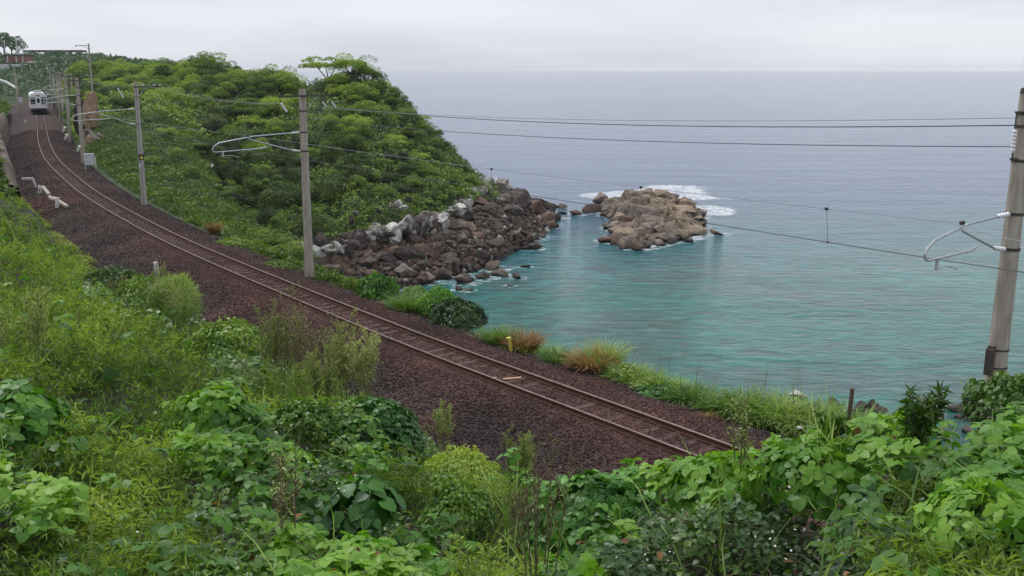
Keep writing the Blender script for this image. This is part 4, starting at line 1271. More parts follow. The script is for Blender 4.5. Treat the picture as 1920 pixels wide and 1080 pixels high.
patch('kudzu', 'kudzu_vines', 'large leaved bright green kudzu vines sprawling over the near bank', M['kudzu'], T_TRI, .082, 1.0, .42, .42, .34, 1.0, .10, .022)
patch('small', 'small_leaf_tangle', 'tangle of small leaved green bushes on the near bank', M['small'], T_OVATE, .060, .9, .95, .6, .34, .8, .13, .035)
patch('dark', 'dark_leaf_thicket', 'dark green small leaved thicket at the bottom of the near bank', M['dark'], T_OVATE, .056, .8, 1.0, .6, .30, .7, .15, .03)
patch('dome', 'dense_vine_cover', 'dense layered vine leaves below the ballast', M['dome'], T_TRI, .085, 1.0, .5, .3, .2, 1.3, .05, .02)
# some of every kind between the others
i = np.where(RNG.random(len(X)) < .09)[0]
i = i[(sp[i] != 'dry')]
p = np.stack([X[i], Y[i], Z[i] - .05 - down(i, .1)], 1)
L = Leaves(); L.add(stamp(T_OVATE, p, runit(len(i)) + np.array([0, 0, -.2]), nr[i] + runit(len(i)) * .5, .05 * np.clip(1 + (rr[i] - 7) * .035, .9, 3) * RNG.uniform(.6, 1.5, len(i)), .8, np.clip(base_tint[i] + RNG.normal(0, .2, len(i)), 0, 1)))
i = np.where((RNG.random(len(X)) < .010) & (sp != 'dry') & (sp != 'dark'))[0]
p = np.stack([X[i], Y[i], Z[i] + .02], 1)
L.add(stamp(T_TRI, p, runit(len(i)) * np.array([1, 1, .3]) + np.array([0, -.3, -.2]), nr[i] + runit(len(i)) * .4, .10 * np.clip(1 + (rr[i] - 7) * .02, .9, 2) * RNG.uniform(.7, 1.2, len(i)), 1, np.clip(base_tint[i] + .1, 0, 1)), 1)
o = link('mixed_creepers', L.mesh('mixed_creepers', [M['small'], M['kudzu']])); tag(o, 'mixed creepers threaded between the other plants of the near bank', kind='stuff')
# long grass blades among everything, more in grass and dry spots
i = np.where((RNG.random(len(X)) < np.where(sp == 'grass', .35, np.where(sp == 'dry', .22, .012))))[0]
p = np.stack([X[i], Y[i], Z[i] - .32 - down(i, .05)], 1)
L = Leaves(); L.add(stamp(T_BLADE, p, runit(len(i)) * np.array([.7, .7, .1]) + np.array([0, 0, 1.0]), runit(len(i)) * np.array([1, 1, .1]), RNG.uniform(.35, .75, len(i)) * np.clip(.8 + rr[i] * .02, .8, 1.8), .022 + rr[i] * .0006, np.clip(base_tint[i] + RNG.normal(0, .2, len(i)), 0, 1)))
o = link('long_grass', L.mesh('long_grass', [M['grass']])); tag(o, 'long green grass blades standing out of the creepers', kind='stuff')
i = np.where((RNG.random(len(X)) < np.where(sp == 'dry', .5, .03)))[0]
p = np.stack([X[i], Y[i], Z[i] - .35 - down(i, .1)], 1)
q = len(i)
u = np.linspace(0, 1, 4)[None, :, None]
dr = (runit(q) * np.array([.8, .8, .2]) + np.array([0, 0, .8])) * RNG.uniform(.25, .7, q)[:, None]
L = Leaves(); L.add(stems_mesh(p[:, None] + dr[:, None] * u - np.array([0, 0, .2]) * u * u, .006, .002))
o = link('dry_stalks', L.mesh('dry_stalks', [M['drystem']])); tag(o, 'dry brown stalks and twigs among the plants of the near bank', kind='stuff')
# tiny white flowers
i = np.where(RNG.random(len(X)) < .0003)[0]
_fl = [at(650, 925, 9.5), at(720, 930, 10), at(440, 990, 7.5), at(1480, 1000, 6.5), at(1230, 1060, 6.8), at(590, 880, 11)]
p = np.concatenate([np.stack([X[i], Y[i], Z[i] + .05], 1)] + [q + RNG.normal(0, .10, (11, 3)) for q in _fl])
L = Leaves(); L.add(stamp(T_OVATE, p, runit(len(p)), runit(len(p)) * .5 + np.array([0, -.3, 1.0]), .022 * np.clip(np.linalg.norm(p[:, :2], axis=1) / 10, .8, 3), .9, RNG.random(len(p))))
o = link('white_flowers', L.mesh('white_flowers', [M['white']])); tag(o, 'tiny white flowers sprinkled over the vines', kind='stuff')
# browned leaves
i = np.where((RNG.random(len(X)) < .003) & (sp != 'feather'))[0]
p = np.stack([X[i], Y[i], Z[i] + .01], 1)
L = Leaves(); L.add(stamp(T_OVATE, p, runit(len(i)) + np.array([0, 0, -.4]), nr[i] + runit(len(i)) * .6, .06 * np.clip(1 + (rr[i] - 7) * .02, .9, 2) * RNG.uniform(.6, 1.2, len(i)), .75, RNG.random(len(i))))
o = link('browned_leaves', L.mesh('browned_leaves', [M['dead']])); tag(o, 'withered brown leaves among the green vines', kind='stuff')
# low weeds along the foot of the bank where it meets the ballast
n = 26000
s_ = RNG.uniform(8, 95, n); of = -3.9 - RNG.exponential(.5, n)
ix = (s_ / .5).astype(int)
p = CL[ix] + NR[ix] * of[:, None]; p[:, 2] = p[:, 2] - .72 + RNG.uniform(0, .35, n) * np.clip((-of - 3.6), .1, 1)
k = fbm(p[:, 0] * .5, p[:, 1] * .5, seed=97) > .45
p = p[k]
L = Leaves(); L.add(stamp(T_LANCE, p, runit(len(p)) + np.array([0, 0, .5]), runit(len(p)) + np.array([0, 0, 1.0]), RNG.uniform(.07, .17, len(p)), .35, RNG.random(len(p))))
o = link('edge_weeds', L.mesh('edge_weeds', [M['weed']])); tag(o, 'low weeds creeping from the bank onto the ballast', kind='stuff')

# ------------------------------------------------------------------ named plants
def plant(name, L, mats, p0, label, cat, group=None):
    V = np.concatenate(L.V)
    L.V = [V - np.asarray(p0)[None]]
    o = link(name, None, loc=tuple(p0))
    o.empty_display_size = .2
    tag(o, label, cat, group)
    T, MI, Fc = np.concatenate(L.T), np.concatenate(L.MI), np.concatenate(L.F)
    for mi, (part, mat) in enumerate(mats):
        k = MI == mi
        if not k.any(): continue
        f = Fc[k]; u, inv = np.unique(f, return_inverse=True)
        link(part, new_mesh(part, L.V[0][u], inv.reshape(f.shape), [mat], tint=T[u], smooth=True), o)
    return o
def dome(c, rad, hgt, n, tpl, size, width, mat, label, cat='vine mound', name='vine_mound', rough=.18, shingle=.7, matname='foliage', grp=None, seedo=0, ystretch=1.0):
    c = np.asarray(c, float)
    v = runit(n); v[:, 2] = np.abs(v[:, 2]) * 1.0 - .12 * (RNG.random(n) < .2)
    bump_ = 1 + rough * (fbm(v[:, 0] * 3 + c[0], v[:, 1] * 3 + c[1], v[:, 2] * 3, seed=seedo + 3) - .5) * 2 * 1.4
    inner = 1 - RNG.exponential(.07, n)
    p = c + v * np.array([rad, rad * ystretch, hgt]) * (bump_ * inner)[:, None]
    dn = v * .35 + np.array([0, 0, -shingle]) + runit(n) * .45
    nn = v * np.array([1, 1, 1.2]) + np.array([0, 0, .35]) + runit(n) * .3
    L = Leaves(); L.add(stamp(tpl, p, dn, nn, size * RNG.uniform(.7, 1.2, n), width, np.clip(.5 + .5 * (bump_ - 1) * 3 + RNG.normal(0, .15, n) + .2 * v[:, 2] - .1, 0, 1)))
    q = 14
    a = runit(q); a[:, 2] = abs(a[:, 2])
    u = np.linspace(0, 1, 5)[None, :, None]
    pa = (c - np.array([0, 0, hgt * .5]))[None, None] + u * (a * np.array([rad, rad * ystretch, hgt]) * .9)[:, None]
    L.add(stems_mesh(pa, .018, .005), 1)
    return plant(name, L, [(matname, mat), ('stems', M['bark'])], c - np.array([0, 0, hgt * .6]), label, cat, grp)
def cz1(x, y): return float(canopy([x], [y])[0])
dome(at(690, 835, 16.8), .82, .75, 1500, T_TRI, .095, 1.0, M['dome'], 'rounded mound of dark shingled vine leaves between the tall weeds and the ballast')
dome(at(1105, 985, 10.2), .62, .48, 1100, T_TRI, .078, 1.0, M['dome'], 'low spreading vine mound at the bottom of the photograph below the ballast')
dome(at(860, 985, 11.5), .42, .5, 2400, T_OVATE, .042, .8, M['small'], 'small arching vine covered bush with a dark hollow and white flowers', rough=.3)
dome(at(680, 950, 9.6), .30, .26, 110, T_OVATE, .15, .9, M['dome'], 'plant with very large drooping dark green leaves left of the hollow bush', cat='large leaved plant', name='large_leaved_plant')
dome(at(570, 800, 15), .45, .4, 1500, T_OVATE, .06, .8, M['small'], 'glossy small leaved bush left of the shingled vine mound', cat='bush', name='bush', rough=.3)
dome(at(510, 890, 12), .5, .35, 420, T_TRI, .09, 1.0, M['kudzu'], 'bright kudzu mound near the middle of the left bank')
dome(at(400, 800, 13), .55, .5, 420, T_TRI, .105, 1.0, M['kudzu'], 'bright kudzu mound with large pale leaves on the left bank')
dome(at(430, 650, 24), .9, .6, 2400, T_OVATE, .085, .8, M['small'], 'mid green bush below the dry weeds on the left bank', cat='bush', name='bush', rough=.3)
dome(at(285, 575, 33), 1.3, .95, 3400, T_LANCE, .13, .4, M['small'], 'rounded green bush beside the white marker post', cat='bush', name='bush', rough=.3)
dome(at(215, 545, 36), 1.1, .85, 2600, T_LANCE, .13, .4, M['dark'], 'darker bush left of the rounded green bush on the left bank', cat='bush', name='bush', rough=.3)
dome(at(330, 590, 31), .7, 1.0, 2200, T_BLADE, .35, .05, M['grass'], 'fine bladed grass clump with a brown stem beside the ballast', cat='grass clump', name='grass_clump', rough=.3, shingle=-.6)
dome(at(860, 905, 16), .62, .5, 3000, T_LANCE, .075, .35, M['feather'], 'soft pale green bush at the edge of the ballast', cat='bush', name='bush', rough=.3)
dome(at(1360, 925, 9.3), .5, .34, 260, T_TRI, .095, 1.0, M['kudzu'], 'kudzu mound reaching up to the end of the visible rails')
dome(at(1530, 895, 8.4), .45, .30, 230, T_TRI, .090, 1.0, M['kudzu'], 'kudzu mound in front of the long seaside grass')
dome(at(1850, 985, 5.2), .32, .20, 190, T_TRI, .066, 1.0, M['kudzu'], 'nearest kudzu leaves at the right edge of the photograph')
dome(at(30, 800, 10.5), .5, .4, 180, T_TRI, .12, 1.0, M['dome'], 'dark kudzu mound at the left edge of the photograph')
dome(at(1905, 785, 10.5), .55, .40, 2800, T_OVATE, .05, .8, M['small'], 'small leaved bush with tiny white flowers in front of the right pole', cat='bush', name='bush', rough=.35)
# sea side plants
def seaside(px, py, z): return onz(px, py, z)
dome(onz(858, 612, -.2) + np.array([0, .6, 0]), 1.02, .85, 5200, T_OVATE, .085, .8, M['dark'], 'large dark glossy bush on the seaward edge of the track', cat='bush', name='bush', rough=.2)
dome(onz(820, 590, 0.0) + np.array([0, .8, .1]), .7, .75, 1500, T_LANCE, .12, .5, M['kudzu'], 'yellow green creeper capping the large dark bush', cat='creeper', name='creeper', rough=.25)
dome(onz(705, 556, -.15) + np.array([0, .5, 0]), .82, .85, 2600, T_LANCE, .14, .5, M['kudzu'], 'rounded bright green bush right of the middle pole', cat='bush', name='bush', rough=.25)
dome(onz(640, 533, -.2) + np.array([0, .6, -.1]), .7, .30, 1000, T_LANCE, .13, .5, M['bank'], 'low green bush at the foot of the middle pole', cat='bush', name='bush', rough=.25)
dome(onz(520, 505, -.2) + np.array([0, .5, -.1]), 1.1, .45, 1600, T_LANCE, .15, .6, M['bank'], 'low leafy bush left of the middle pole', cat='bush', name='bush', rough=.25)
dome(onz(440, 462, -.2) + np.array([0, .5, -.1]), 1.2, .45, 1500, T_LANCE, .16, .6, M['bank'], 'low leafy bush between the middle pole and the pole with the warning sign', cat='bush', name='bush', rough=.25)
dome(onz(1240, 752, -.3) + np.array([0, .4, 0]), .75, .36, 700, T_TRI, .09, 1.0, M['dome'], 'low dark vine patch between the sea side grasses', cat='vine patch', name='vine_patch')
dome(onz(775, 560, -.3) + np.array([0, .5, 0]), .5, .45, 900, T_LANCE, .12, .4, M['grass'], 'low green bush between the bright bush and the dark bush', cat='bush', name='bush', rough=.25)

def tussock(p0, rad, n, h, mat, label, cat='grass clump', name='grass_clump', width=.03, grp=None, droop=.6, stalks=0):
    p0 = np.asarray(p0, float)
    a = RNG.uniform(0, 6.28, n); rr_ = rad * np.sqrt(RNG.random(n))
    p = p0 + np.stack([rr_ * np.cos(a) , rr_ * np.sin(a) * .8, -.05 + 0 * a], 1)
    ax = np.stack([np.cos(a) * droop * RNG.random(n), np.sin(a) * droop * RNG.random(n), np.ones(n)], 1) + runit(n) * .22
    nn = -np.stack([np.cos(a), np.sin(a), 0 * a], 1) + runit(n) * .4
    hh = h * RNG.uniform(.5, 1.1, n)
    L = Leaves(); L.add(stamp(T_BLADE, p, ax, nn, hh, width / hh, np.clip(RNG.normal(.5, .22, n), 0, 1)))
    if stalks:
        u = np.linspace(0, 1, 5)[None, :, None]
        b = p0 + runit(stalks) * np.array([rad, rad, 0]) * .8
        d = (np.array([0, 0, 1.0]) + runit(stalks) * .18) * h * 1.5
        L.add(stems_mesh(b[:, None] + u * d[:, None], .008, .004), 1)
    return plant(name, L, [('blades', mat), ('stalks', M['drystem'])], p0, label, cat, grp)
G = 'green grass clumps along the seaward edge of the track'
tussock(onz(935, 652, -.2) + np.array([0, .5, 0]), .5, 420, .8, M['grass'], 'fresh green grass clump right of the large dark bush')
tussock(onz(982, 660, -.2) + np.array([0, .4, 0]), .46, 300, .85, M['dead'], 'dry orange brown grass clump beside the yellow marker post', droop=.85, width=.036)
tussock(onz(1050, 690, -.3) + np.array([0, .5, 0]), .5, 400, .62, M['grass'], 'low green grass clump between the two dry grass clumps')
tussock(onz(1110, 700, -.2) + np.array([0, .4, 0]), .48, 340, .9, M['dead'], 'dry orange brown grass clump, the right one of the two', droop=.85, width=.036)
tussock(onz(1100, 696, -.2) + np.array([.1, .7, 0]), .4, 70, .9, M['grass'], 'green blades growing through the right dry clump')
tussock(onz(1140, 700, -.3) + np.array([0, .8, 0]), .4, 380, 1.0, M['grass'], 'tall green grass leaning over the right dry clump')
tussock(onz(1085, 700, -.3), .45, 200, .35, M['dead'], 'low flat dry grass at the foot of the dry clumps')
tussock(onz(770, 590, -.3) + np.array([0, .5, 0]), .7, 900, .95, M['grass'], 'fine pale green grass between the bright bush and the dark bush', droop=.8)
tussock(onz(1330, 790, -.2) + np.array([0, .1, 0]), .25, 160, .25, M['dead'], 'small patch of dead reddish grass at the ballast edge')
tussock(onz(398, 438, -.2) + np.array([0, .4, 0]), .3, 200, .8, M['dead'], 'small rusty dead bush on the slope between two poles')
GL = ['short grass clump just right of the tall green grass over the dry clump', 'spiky green grass clump left of the low dark vine patch', 'grass clump just right of the low dark vine patch', 'leafy grass clump above the patch of dead reddish grass', 'grass clump right of the patch of dead reddish grass',
      'grass clump where the seaside strip begins to widen', 'arching grass clump left of the biggest seaside clumps', 'big arching pale green grass clump at the ballast edge', 'biggest arching grass clump above the end of the ballast', 'grass clump behind the first kudzu leaves on the right', 'back grass clump nearest the pale rock awash',
      'back grass clump with bent blades behind the biggest clump', 'back grass clump left of the wooden stake', 'grass clump close left of the wooden stake', 'grass clump at the foot of the wooden stake', 'low grass tuft in front of the dark vine patch', 'grass clump right of the wooden stake']
for k, (px, py) in enumerate([(1175, 722), (1200, 730), (1280, 762), (1310, 765), (1350, 782), (1385, 790), (1420, 798), (1455, 805), (1490, 812), (1530, 815), (1400, 785), (1450, 792), (1500, 800), (1550, 815), (1580, 820), (1240, 742), (1620, 830)]):
    tussock(onz(px, py, -.25) + np.array([.1, .55, 0]), .38, 330, .72 + .2 * (px > 1380), M['grass'], GL[k], grp=G, droop=1.5, width=.034, stalks=2 if k % 3 == 0 else 0)
for k in range(46):
    s2_ = s_at_y(20.5) + k * .36 if k < 26 else s_at_y(22) + (k - 26) * .8
    q_ = trk(s2_, 3.55 + .5 * r.random() + (.5 if k % 2 else 0), -.75 - (.35 if k % 2 else 0))
    tussock(q_, .5, 230, r.uniform(.55, 1.05), M['grass'] if k % 4 else M['bank'], 'long bent grass clump on the outer brink of the seaward verge', grp='bent grass on the outer brink', droop=1.5, width=.036)
for k in range(16):
    q_ = trk(s_at_y(17) + k * 1.0, 3.1 + .6 * r.random(), -.35)
    dome(q_, r.uniform(.35, .6), r.uniform(.3, .5), 420, T_OVATE if k % 2 else T_TRI, .085, .9, M['bank'] if k % 3 else M['kudzu'], 'leafy creeper cushion among the seaside grass', cat='creeper', name='creeper', rough=.35, grp='creeper cushions in the seaside grass', seedo=k)
for k in range(34):
    y_ = 30 + k * 1.7
    i = int(by_y(y_) * nB); p = BANK[i, int(r.uniform(2, 9))]
    tussock(p + np.array([0, 0, .02]), .45, 130, .5, M['bank'], 'low grass clump on the seaward edge of the track among creepers', grp='low grass clumps among the creepers', droop=.9, width=.045)

def weed(p0, n, h, label, mat=None, spread=.5, dens=44, dry=.4, cat='tall weed', name='tall_weed', lsize=.05, lw=.35):
    p0 = np.asarray(p0, float)
    n = int(n * 1.5); h = h * 1.22; spread = spread * 1.15; lsize = lsize * .85
    u = np.linspace(0, 1, 6)[None, :, None]
    a = runit(n) * np.array([1, 1, 0])
    b = p0 + a * spread * RNG.random(n)[:, None]
    d = np.array([0, 0, 1.0]) + a * .22 * RNG.random(n)[:, None]
    hh = h * RNG.uniform(.55, 1.0, n)[:, None, None]
    main = b[:, None] + u * d[:, None] * hh
    L = Leaves(); L.add(stems_mesh(main, .008, .003), 1)
    # side twigs
    nb_ = 16
    idx = np.repeat(np.arange(n), nb_); uu = RNG.uniform(.35, .97, len(idx))
    q = b[idx] + uu[:, None] * d[idx] * hh[idx, 0]
    sd_ = runit(len(idx)) * np.array([1, 1, .1]) * .55 + np.array([0, 0, .62])
    ln = (.14 + .34 * (1 - uu)) * hh[idx, 0, 0]
    u4 = np.linspace(0, 1, 4)[None, :, None]
    tw = q[:, None] + u4 * (sd_ * ln[:, None])[:, None]
    L.add(stems_mesh(tw, .005, .002), 1)
    k2 = np.repeat(np.arange(len(idx)), dens // 2); t2 = RNG.random(len(k2))
    lp_ = q[k2] + (sd_ * ln[:, None])[k2] * t2[:, None] + runit(len(k2)) * .012
    L.add(stamp(T_LANCE, lp_, runit(len(k2)) + np.array([0, 0, .5]), runit(len(k2)) + np.array([0, 0, .5]), lsize * RNG.uniform(.5, 1.2, len(k2)), lw, RNG.random(len(k2)) * .9), 0)
    k3 = np.repeat(np.arange(n), dens // 2); t3 = RNG.random(len(k3)) * .8
    lp_ = b[k3] + d[k3] * hh[k3, 0] * t3[:, None]
    L.add(stamp(T_LANCE, lp_, runit(len(k3)) * np.array([1, 1, .5]), runit(len(k3)) + np.array([0, 0, .6]), lsize * 1.4 * RNG.uniform(.5, 1.2, len(k3)), lw * .7, RNG.random(len(k3))), 0)
    return plant(name, L, [('leaves', mat or M['weed']), ('stems', M['drystem'] if dry > .5 else M['greenstem'])], p0, label, cat)
weed(at(520, 735, 20.5), 8, 1.45, 'pale green tall weed, leftmost of the row beside the ballast', spread=.30)
weed(at(556, 738, 20.5), 7, 1.75, 'tall straight dry weed stem in the row beside the ballast', spread=.25, dry=1, dens=14)
weed(at(590, 745, 20.0), 9, 1.55, 'brown twiggy dry weed in the middle of the row beside the ballast', spread=.3, dry=1, dens=8)
weed(at(640, 755, 19.0), 9, 1.35, 'pale green feathery weed just left of the vine mound', spread=.3)
weed(at(690, 760, 18.5), 9, 1.15, 'rightmost feathery weed standing against the dark ballast', spread=.22)
weed(at(610, 770, 18.5), 12, .9, 'low feathery weed at the foot of the weed row', spread=.5)
weed(at(975, 950, 17.5), 12, 1.05, 'lone pale green weed standing out against the ballast slope', spread=.25)
weed(at(830, 845, 19.5), 4, .8, 'small leaning yellow green weed at the ballast foot', spread=.15)
weed(at(305, 600, 31), 9, 1.5, 'thin brown twiggy shrub beside the fine grass clump', spread=.5, dry=1, dens=8, lsize=.07)
weed(at(222, 580, 33), 6, 1.2, 'reddish bare twigs above the bushes on the left bank', spread=.5, dry=1, dens=6, lsize=.07)
weed(at(345, 610, 30), 6, 1.2, 'pale twiggy weed right of the fine grass clump', spread=.4, dens=12, lsize=.07)
weed(at(1005, 1080, 8.2), 5, .9, 'long bare pale stems rising at the bottom of the photograph', spread=.3, dry=1, dens=2, lsize=.04)
weed(at(1385, 905, 9.3), 3, .75, 'thin curled vine shoot rising in front of the rails', spread=.12, dens=6, lsize=.05)
weed(at(530, 1060, 7.5), 3, .8, 'reddish bare stem in the bottom left vines', spread=.2, dry=1, dens=4)
weed(at(60, 680, 15), 6, .9, 'pale green weed tuft at the left edge', spread=.4)
# sapling with long leaves at the right
def sapling(p0, h, label, n=6, ls=.11):
    p0 = np.asarray(p0, float)
    L = Leaves(); u = np.linspace(0, 1, 5)[None, :, None]
    a = runit(n) * np.array([1, 1, 0]) * .45 + np.array([0, 0, 1.0]); a *= h * RNG.uniform(.6, 1, n)[:, None]
    L.add(stems_mesh(p0 + 0 * u + u * a[:, None], .012, .004), 1)
    k = np.repeat(np.arange(n), 34); t = RNG.uniform(.2, 1, len(k)) ** .7
    q = p0 + a[k] * t[:, None]
    L.add(stamp(T_LANCE, q, runit(len(k)) + a[k] * .5 + np.array([0, 0, -.1]), runit(len(k)) * .6 + np.array([0, 0, 1.0]), ls * RNG.uniform(.6, 1.2, len(k)), .26, RNG.random(len(k)) * .7), 0)
    return plant('sapling', L, [('leaves', M['small']), ('stem', M['bark'])], p0, label, 'sapling')
sapling(at(1715, 850, 8.2), .55, 'young dark sapling with long narrow leaves against the turquoise water', 9)
sapling(at(1730, 830, 8.3), .40, 'shorter sapling just right of the dark sapling')
sapling(at(1560, 830, 8.8), .25, 'small leafy shoot beside the thin wooden stake', 5)

# ------------------------------------------------------------------ the railway track
track = empty('railway_track', tuple(trk(s_at_y(40))), 'single narrow gauge railway track curving away to the left', 'railway track')
tl = np.array(track.location)
def sweep(prof, s0, s1, step, off):
    ss = np.arange(s0, s1, step)
    rows = []
    for s_ in ss:
        c = trk(s_); n_ = np.array([np.interp(s_, S, NR[:, k]) for k in range(3)])
        rows.append([c + n_ * (off + a) + np.array([0, 0, b]) - tl for a, b in prof])
    return np.array(rows)
RZ = .012
prof = [(-.055, RZ), (-.055, RZ + .012), (-.010, RZ + .028), (-.010, RZ + .10), (-.033, RZ + .112), (-.033, RZ + .142)]
prof = prof + [(-a, b) for a, b in prof[::-1]]
for side, off in ((-1, -.5665), (1, .5665)):
    g = sweep(prof, 0, LEN - 1, 1.0, off)
    a, b = g.shape[:2]
    fcs = grid_faces(a, b)
    o = link('rail', new_mesh('rail', g.reshape(-1, 3), fcs, M['railrust']), track)
    hp = [(-.031, RZ + .1425), (-.029, RZ + .151), (.029, RZ + .151), (.031, RZ + .1425)]
    g = sweep(hp, 0, LEN - 1, 1.0, off)
    link('rail_head', new_mesh('rail_head', g.reshape(-1, 3), grid_faces(*g.shape[:2]), M['railtop']), o)
def sleeper_mesh(i):
    q = random.Random(i)
    mb = MB()
    mb.box((0, 0, -.068), (2.0 + q.uniform(-.05, .05), .21, .14), bev=.012)
    for s1 in (-1, 1):
        mb.box((s1 * .5665, 0, .008), (.30, .15, .014))
        for s2 in (-1, 1):
            mb.box((s1 * .5665 + s2 * .09, .03 * s2, .032), (.05, .05, .035))
    return new_mesh('sleeper', mb.v, mb.f, M['sleeper'])
SM = [sleeper_mesh(i) for i in range(4)]
s_ = 8.0
for k in range(300):
    if s_ > LEN - 5: break
    p = trk(s_) - tl
    d = tdir(s_)
    o = link('sleeper', random.choice(SM), track)
    o.location = (p[0], p[1], p[2] - .012 + random.uniform(-.012, .012))
    o.rotation_euler = (random.uniform(-.01, .01), random.uniform(-.01, .01), math.atan2(d[1], d[0]) - math.pi / 2 + random.uniform(-.02, .02))
    s_ += .60 + random.uniform(-.03, .03)
for s_ in (s_at_y(34), s_at_y(58), s_at_y(79), s_at_y(66)):
    for off in (-.5665, .5665):
        mb = MB()
        for e in (-.026, .026): mb.box((e, 0, .07), (.022, .5, .07), bev=.004)
        o = mb.build('joint_bar', M['darksteel'], track); p = trk(s_, off) - tl; d = tdir(s_)
        o.location = tuple(p); o.rotation_euler = (0, 0, math.atan2(d[1], d[0]) - math.pi / 2)
mb = MB(); mb.box((0, 0, 0), (.55, .10, .03), Matrix.Rotation(.3, 3, 'Z')); o = mb.build('wood_scrap', M['palewood']); o.location = tuple(trk(s_at_y(29.2), .1, .03)); tag(o, 'splintered pale piece of wood lying between the rails', 'wood scrap')
mb = MB(); mb.box((0, 0, 0), (.18, .07, .025), Matrix.Rotation(-.2, 3, 'Z')); o = mb.build('wood_scrap', M['palewood']); o.location = tuple(trk(s_at_y(29.5), -.30, .03)); tag(o, 'shorter splinter beside the pale piece of wood between the rails', 'wood scrap')

# ------------------------------------------------------------------ catenary poles
def ring(mb, z, r0, h=.05):
    mb.tube([(0, 0, z - h / 2), (0, 0, z + h / 2)], r0, 14)
def insul(name, a, b, parent, n=5, r0=.055):
    """ribbed white insulator between two points"""
    a, b = Vector(a), Vector(b)
    mb = MB(); pts_, rs = [], []
    for i in range(n):
        for q, rr_ in ((0.05, .025), (.35, r0), (.6, r0), (.65, .025)):
            pts_.append(a.lerp(b, (i + q) / n)); rs.append(rr_)
    mb.tube(pts_, rs, 10)
    return mb.build(name, M['porcelain'], parent, smooth=False)
def pole(s_, off, h, label, arm=True, brac=True, far=False, conduit=False, sign=False, r_base=.19, r_top=.135, zbase=-.35, arm_z=None, arm_len=(1.05, 1.05), cant_z=(5.05, 5.95), reach=2.35, group=None, lean=0.0, mirror=1):
    p = trk(s_, off, zbase)
    d = tdir(s_)
    # local x points to the sea side (away from the track), y along the track
    nrm = np.array([np.interp(s_, S, NR[:, k]) for k in range(3)])
    e = empty('catenary_pole', tuple(p), label, 'catenary pole', group, rz=math.atan2(nrm[1], nrm[0]) )
    n = 8 if far else 18
    H = h - zbase
    mb = MB(); mb.tube([(0, 0, -.5), (0, 0, 0), (0, 0, H * .5), (0, 0, H)], [r_base, r_base, (r_base + r_top) / 2, r_top], n)
    mb.build('shaft', M['concrete'], e, smooth=True)
    rad = lambda z: r_base + (r_top - r_base) * z / H
    az = (arm_z if arm_z else h - .28) - zbase
    if arm:
        mb = MB(); mb.box(((arm_len[1] - arm_len[0]) / 2, -rad(az) - .035, az), (arm_len[0] + arm_len[1], .07, .075)); mb.build('crossarm', M['darksteel'], e)
        mb = MB(); mb.tube([(.55, -rad(az) - .03, az - .05), (rad(az), -.02, az - .62)], .018, 6); mb.build('brace', M['galv'], e)
        mb = MB(); mb.tube([(0, 0, az - .66), (0, 0, az - .60)], rad(az - .6) + .012, 14); mb.build('clamp_band', M['darksteel'], e)
    if brac:
        z1, z2 = cant_z[0] - zbase, cant_z[1] - zbase
        for z_ in (z1, z2):
            mb = MB(); ring(mb, z_, rad(z_) + .014, .06); mb.build('clamp_band', M['darksteel'], e)
        rr_ = .026 if not far else .03
        R_ = reach
        tip = (-R_, 0, z1 + .16)
        # upper tube bends down and back under itself: the long U of the photograph
        mb = MB(); mb.tube([(-rad(z2) - .42, 0, z2 - .02), (-R_ * .55, 0, z2 - .10), (-R_ + .28, 0, z2 - .32), (-R_ + .06, 0, z2 - .46), (-R_, 0, z2 - .56), (-R_ + .02, 0, z2 - .65), (-R_ + .12, 0, z2 - .69), (-R_ * .5, 0, z2 - .62), (-R_ * .42, 0, z2 - .56)], rr_, 8 if not far else 5)
        mb.build('bracket_tube', M['galv'], e, smooth=True)
        mb = MB(); mb.tube([(-rad(z1) - .42, 0, z1 + .06), (-R_ * .62, 0, z2 - .20)], rr_, 8 if not far else 5); mb.build('stay_tube', M['galv'], e, smooth=True)
        insul('insulator', (-rad(z2) - .42, 0, z2 - .02), (-rad(z2) - .02, 0, z2), e, 4, .05)
        insul('insulator', (-rad(z1) - .42, 0, z1 + .06), (-rad(z1) - .02, 0, z1), e, 4, .05)
        if not far:
            mb = MB(); mb.box((-R_ + .42, 0, z2 - .78), (.07, .05, .22), bev=.01); mb.tube([(-R_ + .42, 0, z2 - .86), (-R_ + .75, 0, z2 - .84), (-R_ + 1.1, 0, z2 - .93)], .014, 6); mb.build('registration_arm', M['galv'], e)
            mb = MB(); mb.box((-R_ * .62, 0, z2 - .06), (.12, .06, .07), bev=.01); mb.build('wire_clamp', M['darksteel'], e)
    if conduit:
        mb = MB(); mb.tube([(.02, -rad(1) - .02, .1), (.02, -rad(H * .9) - .02, H - .2)], .032, 8); mb.tube([(-rad(1) * .7, -rad(1) * .7 - .02, .1), (-rad(H) * .7, -rad(H) * .7 - .02, H - .5)], .02, 6); mb.build('conduit', M['galv'], e, smooth=True)
    return e, H, rad
sA = s_at_y(18.6); sB = s_at_y(43.4); sC = s_at_y(68.0); sD = s_at_y(97.5)
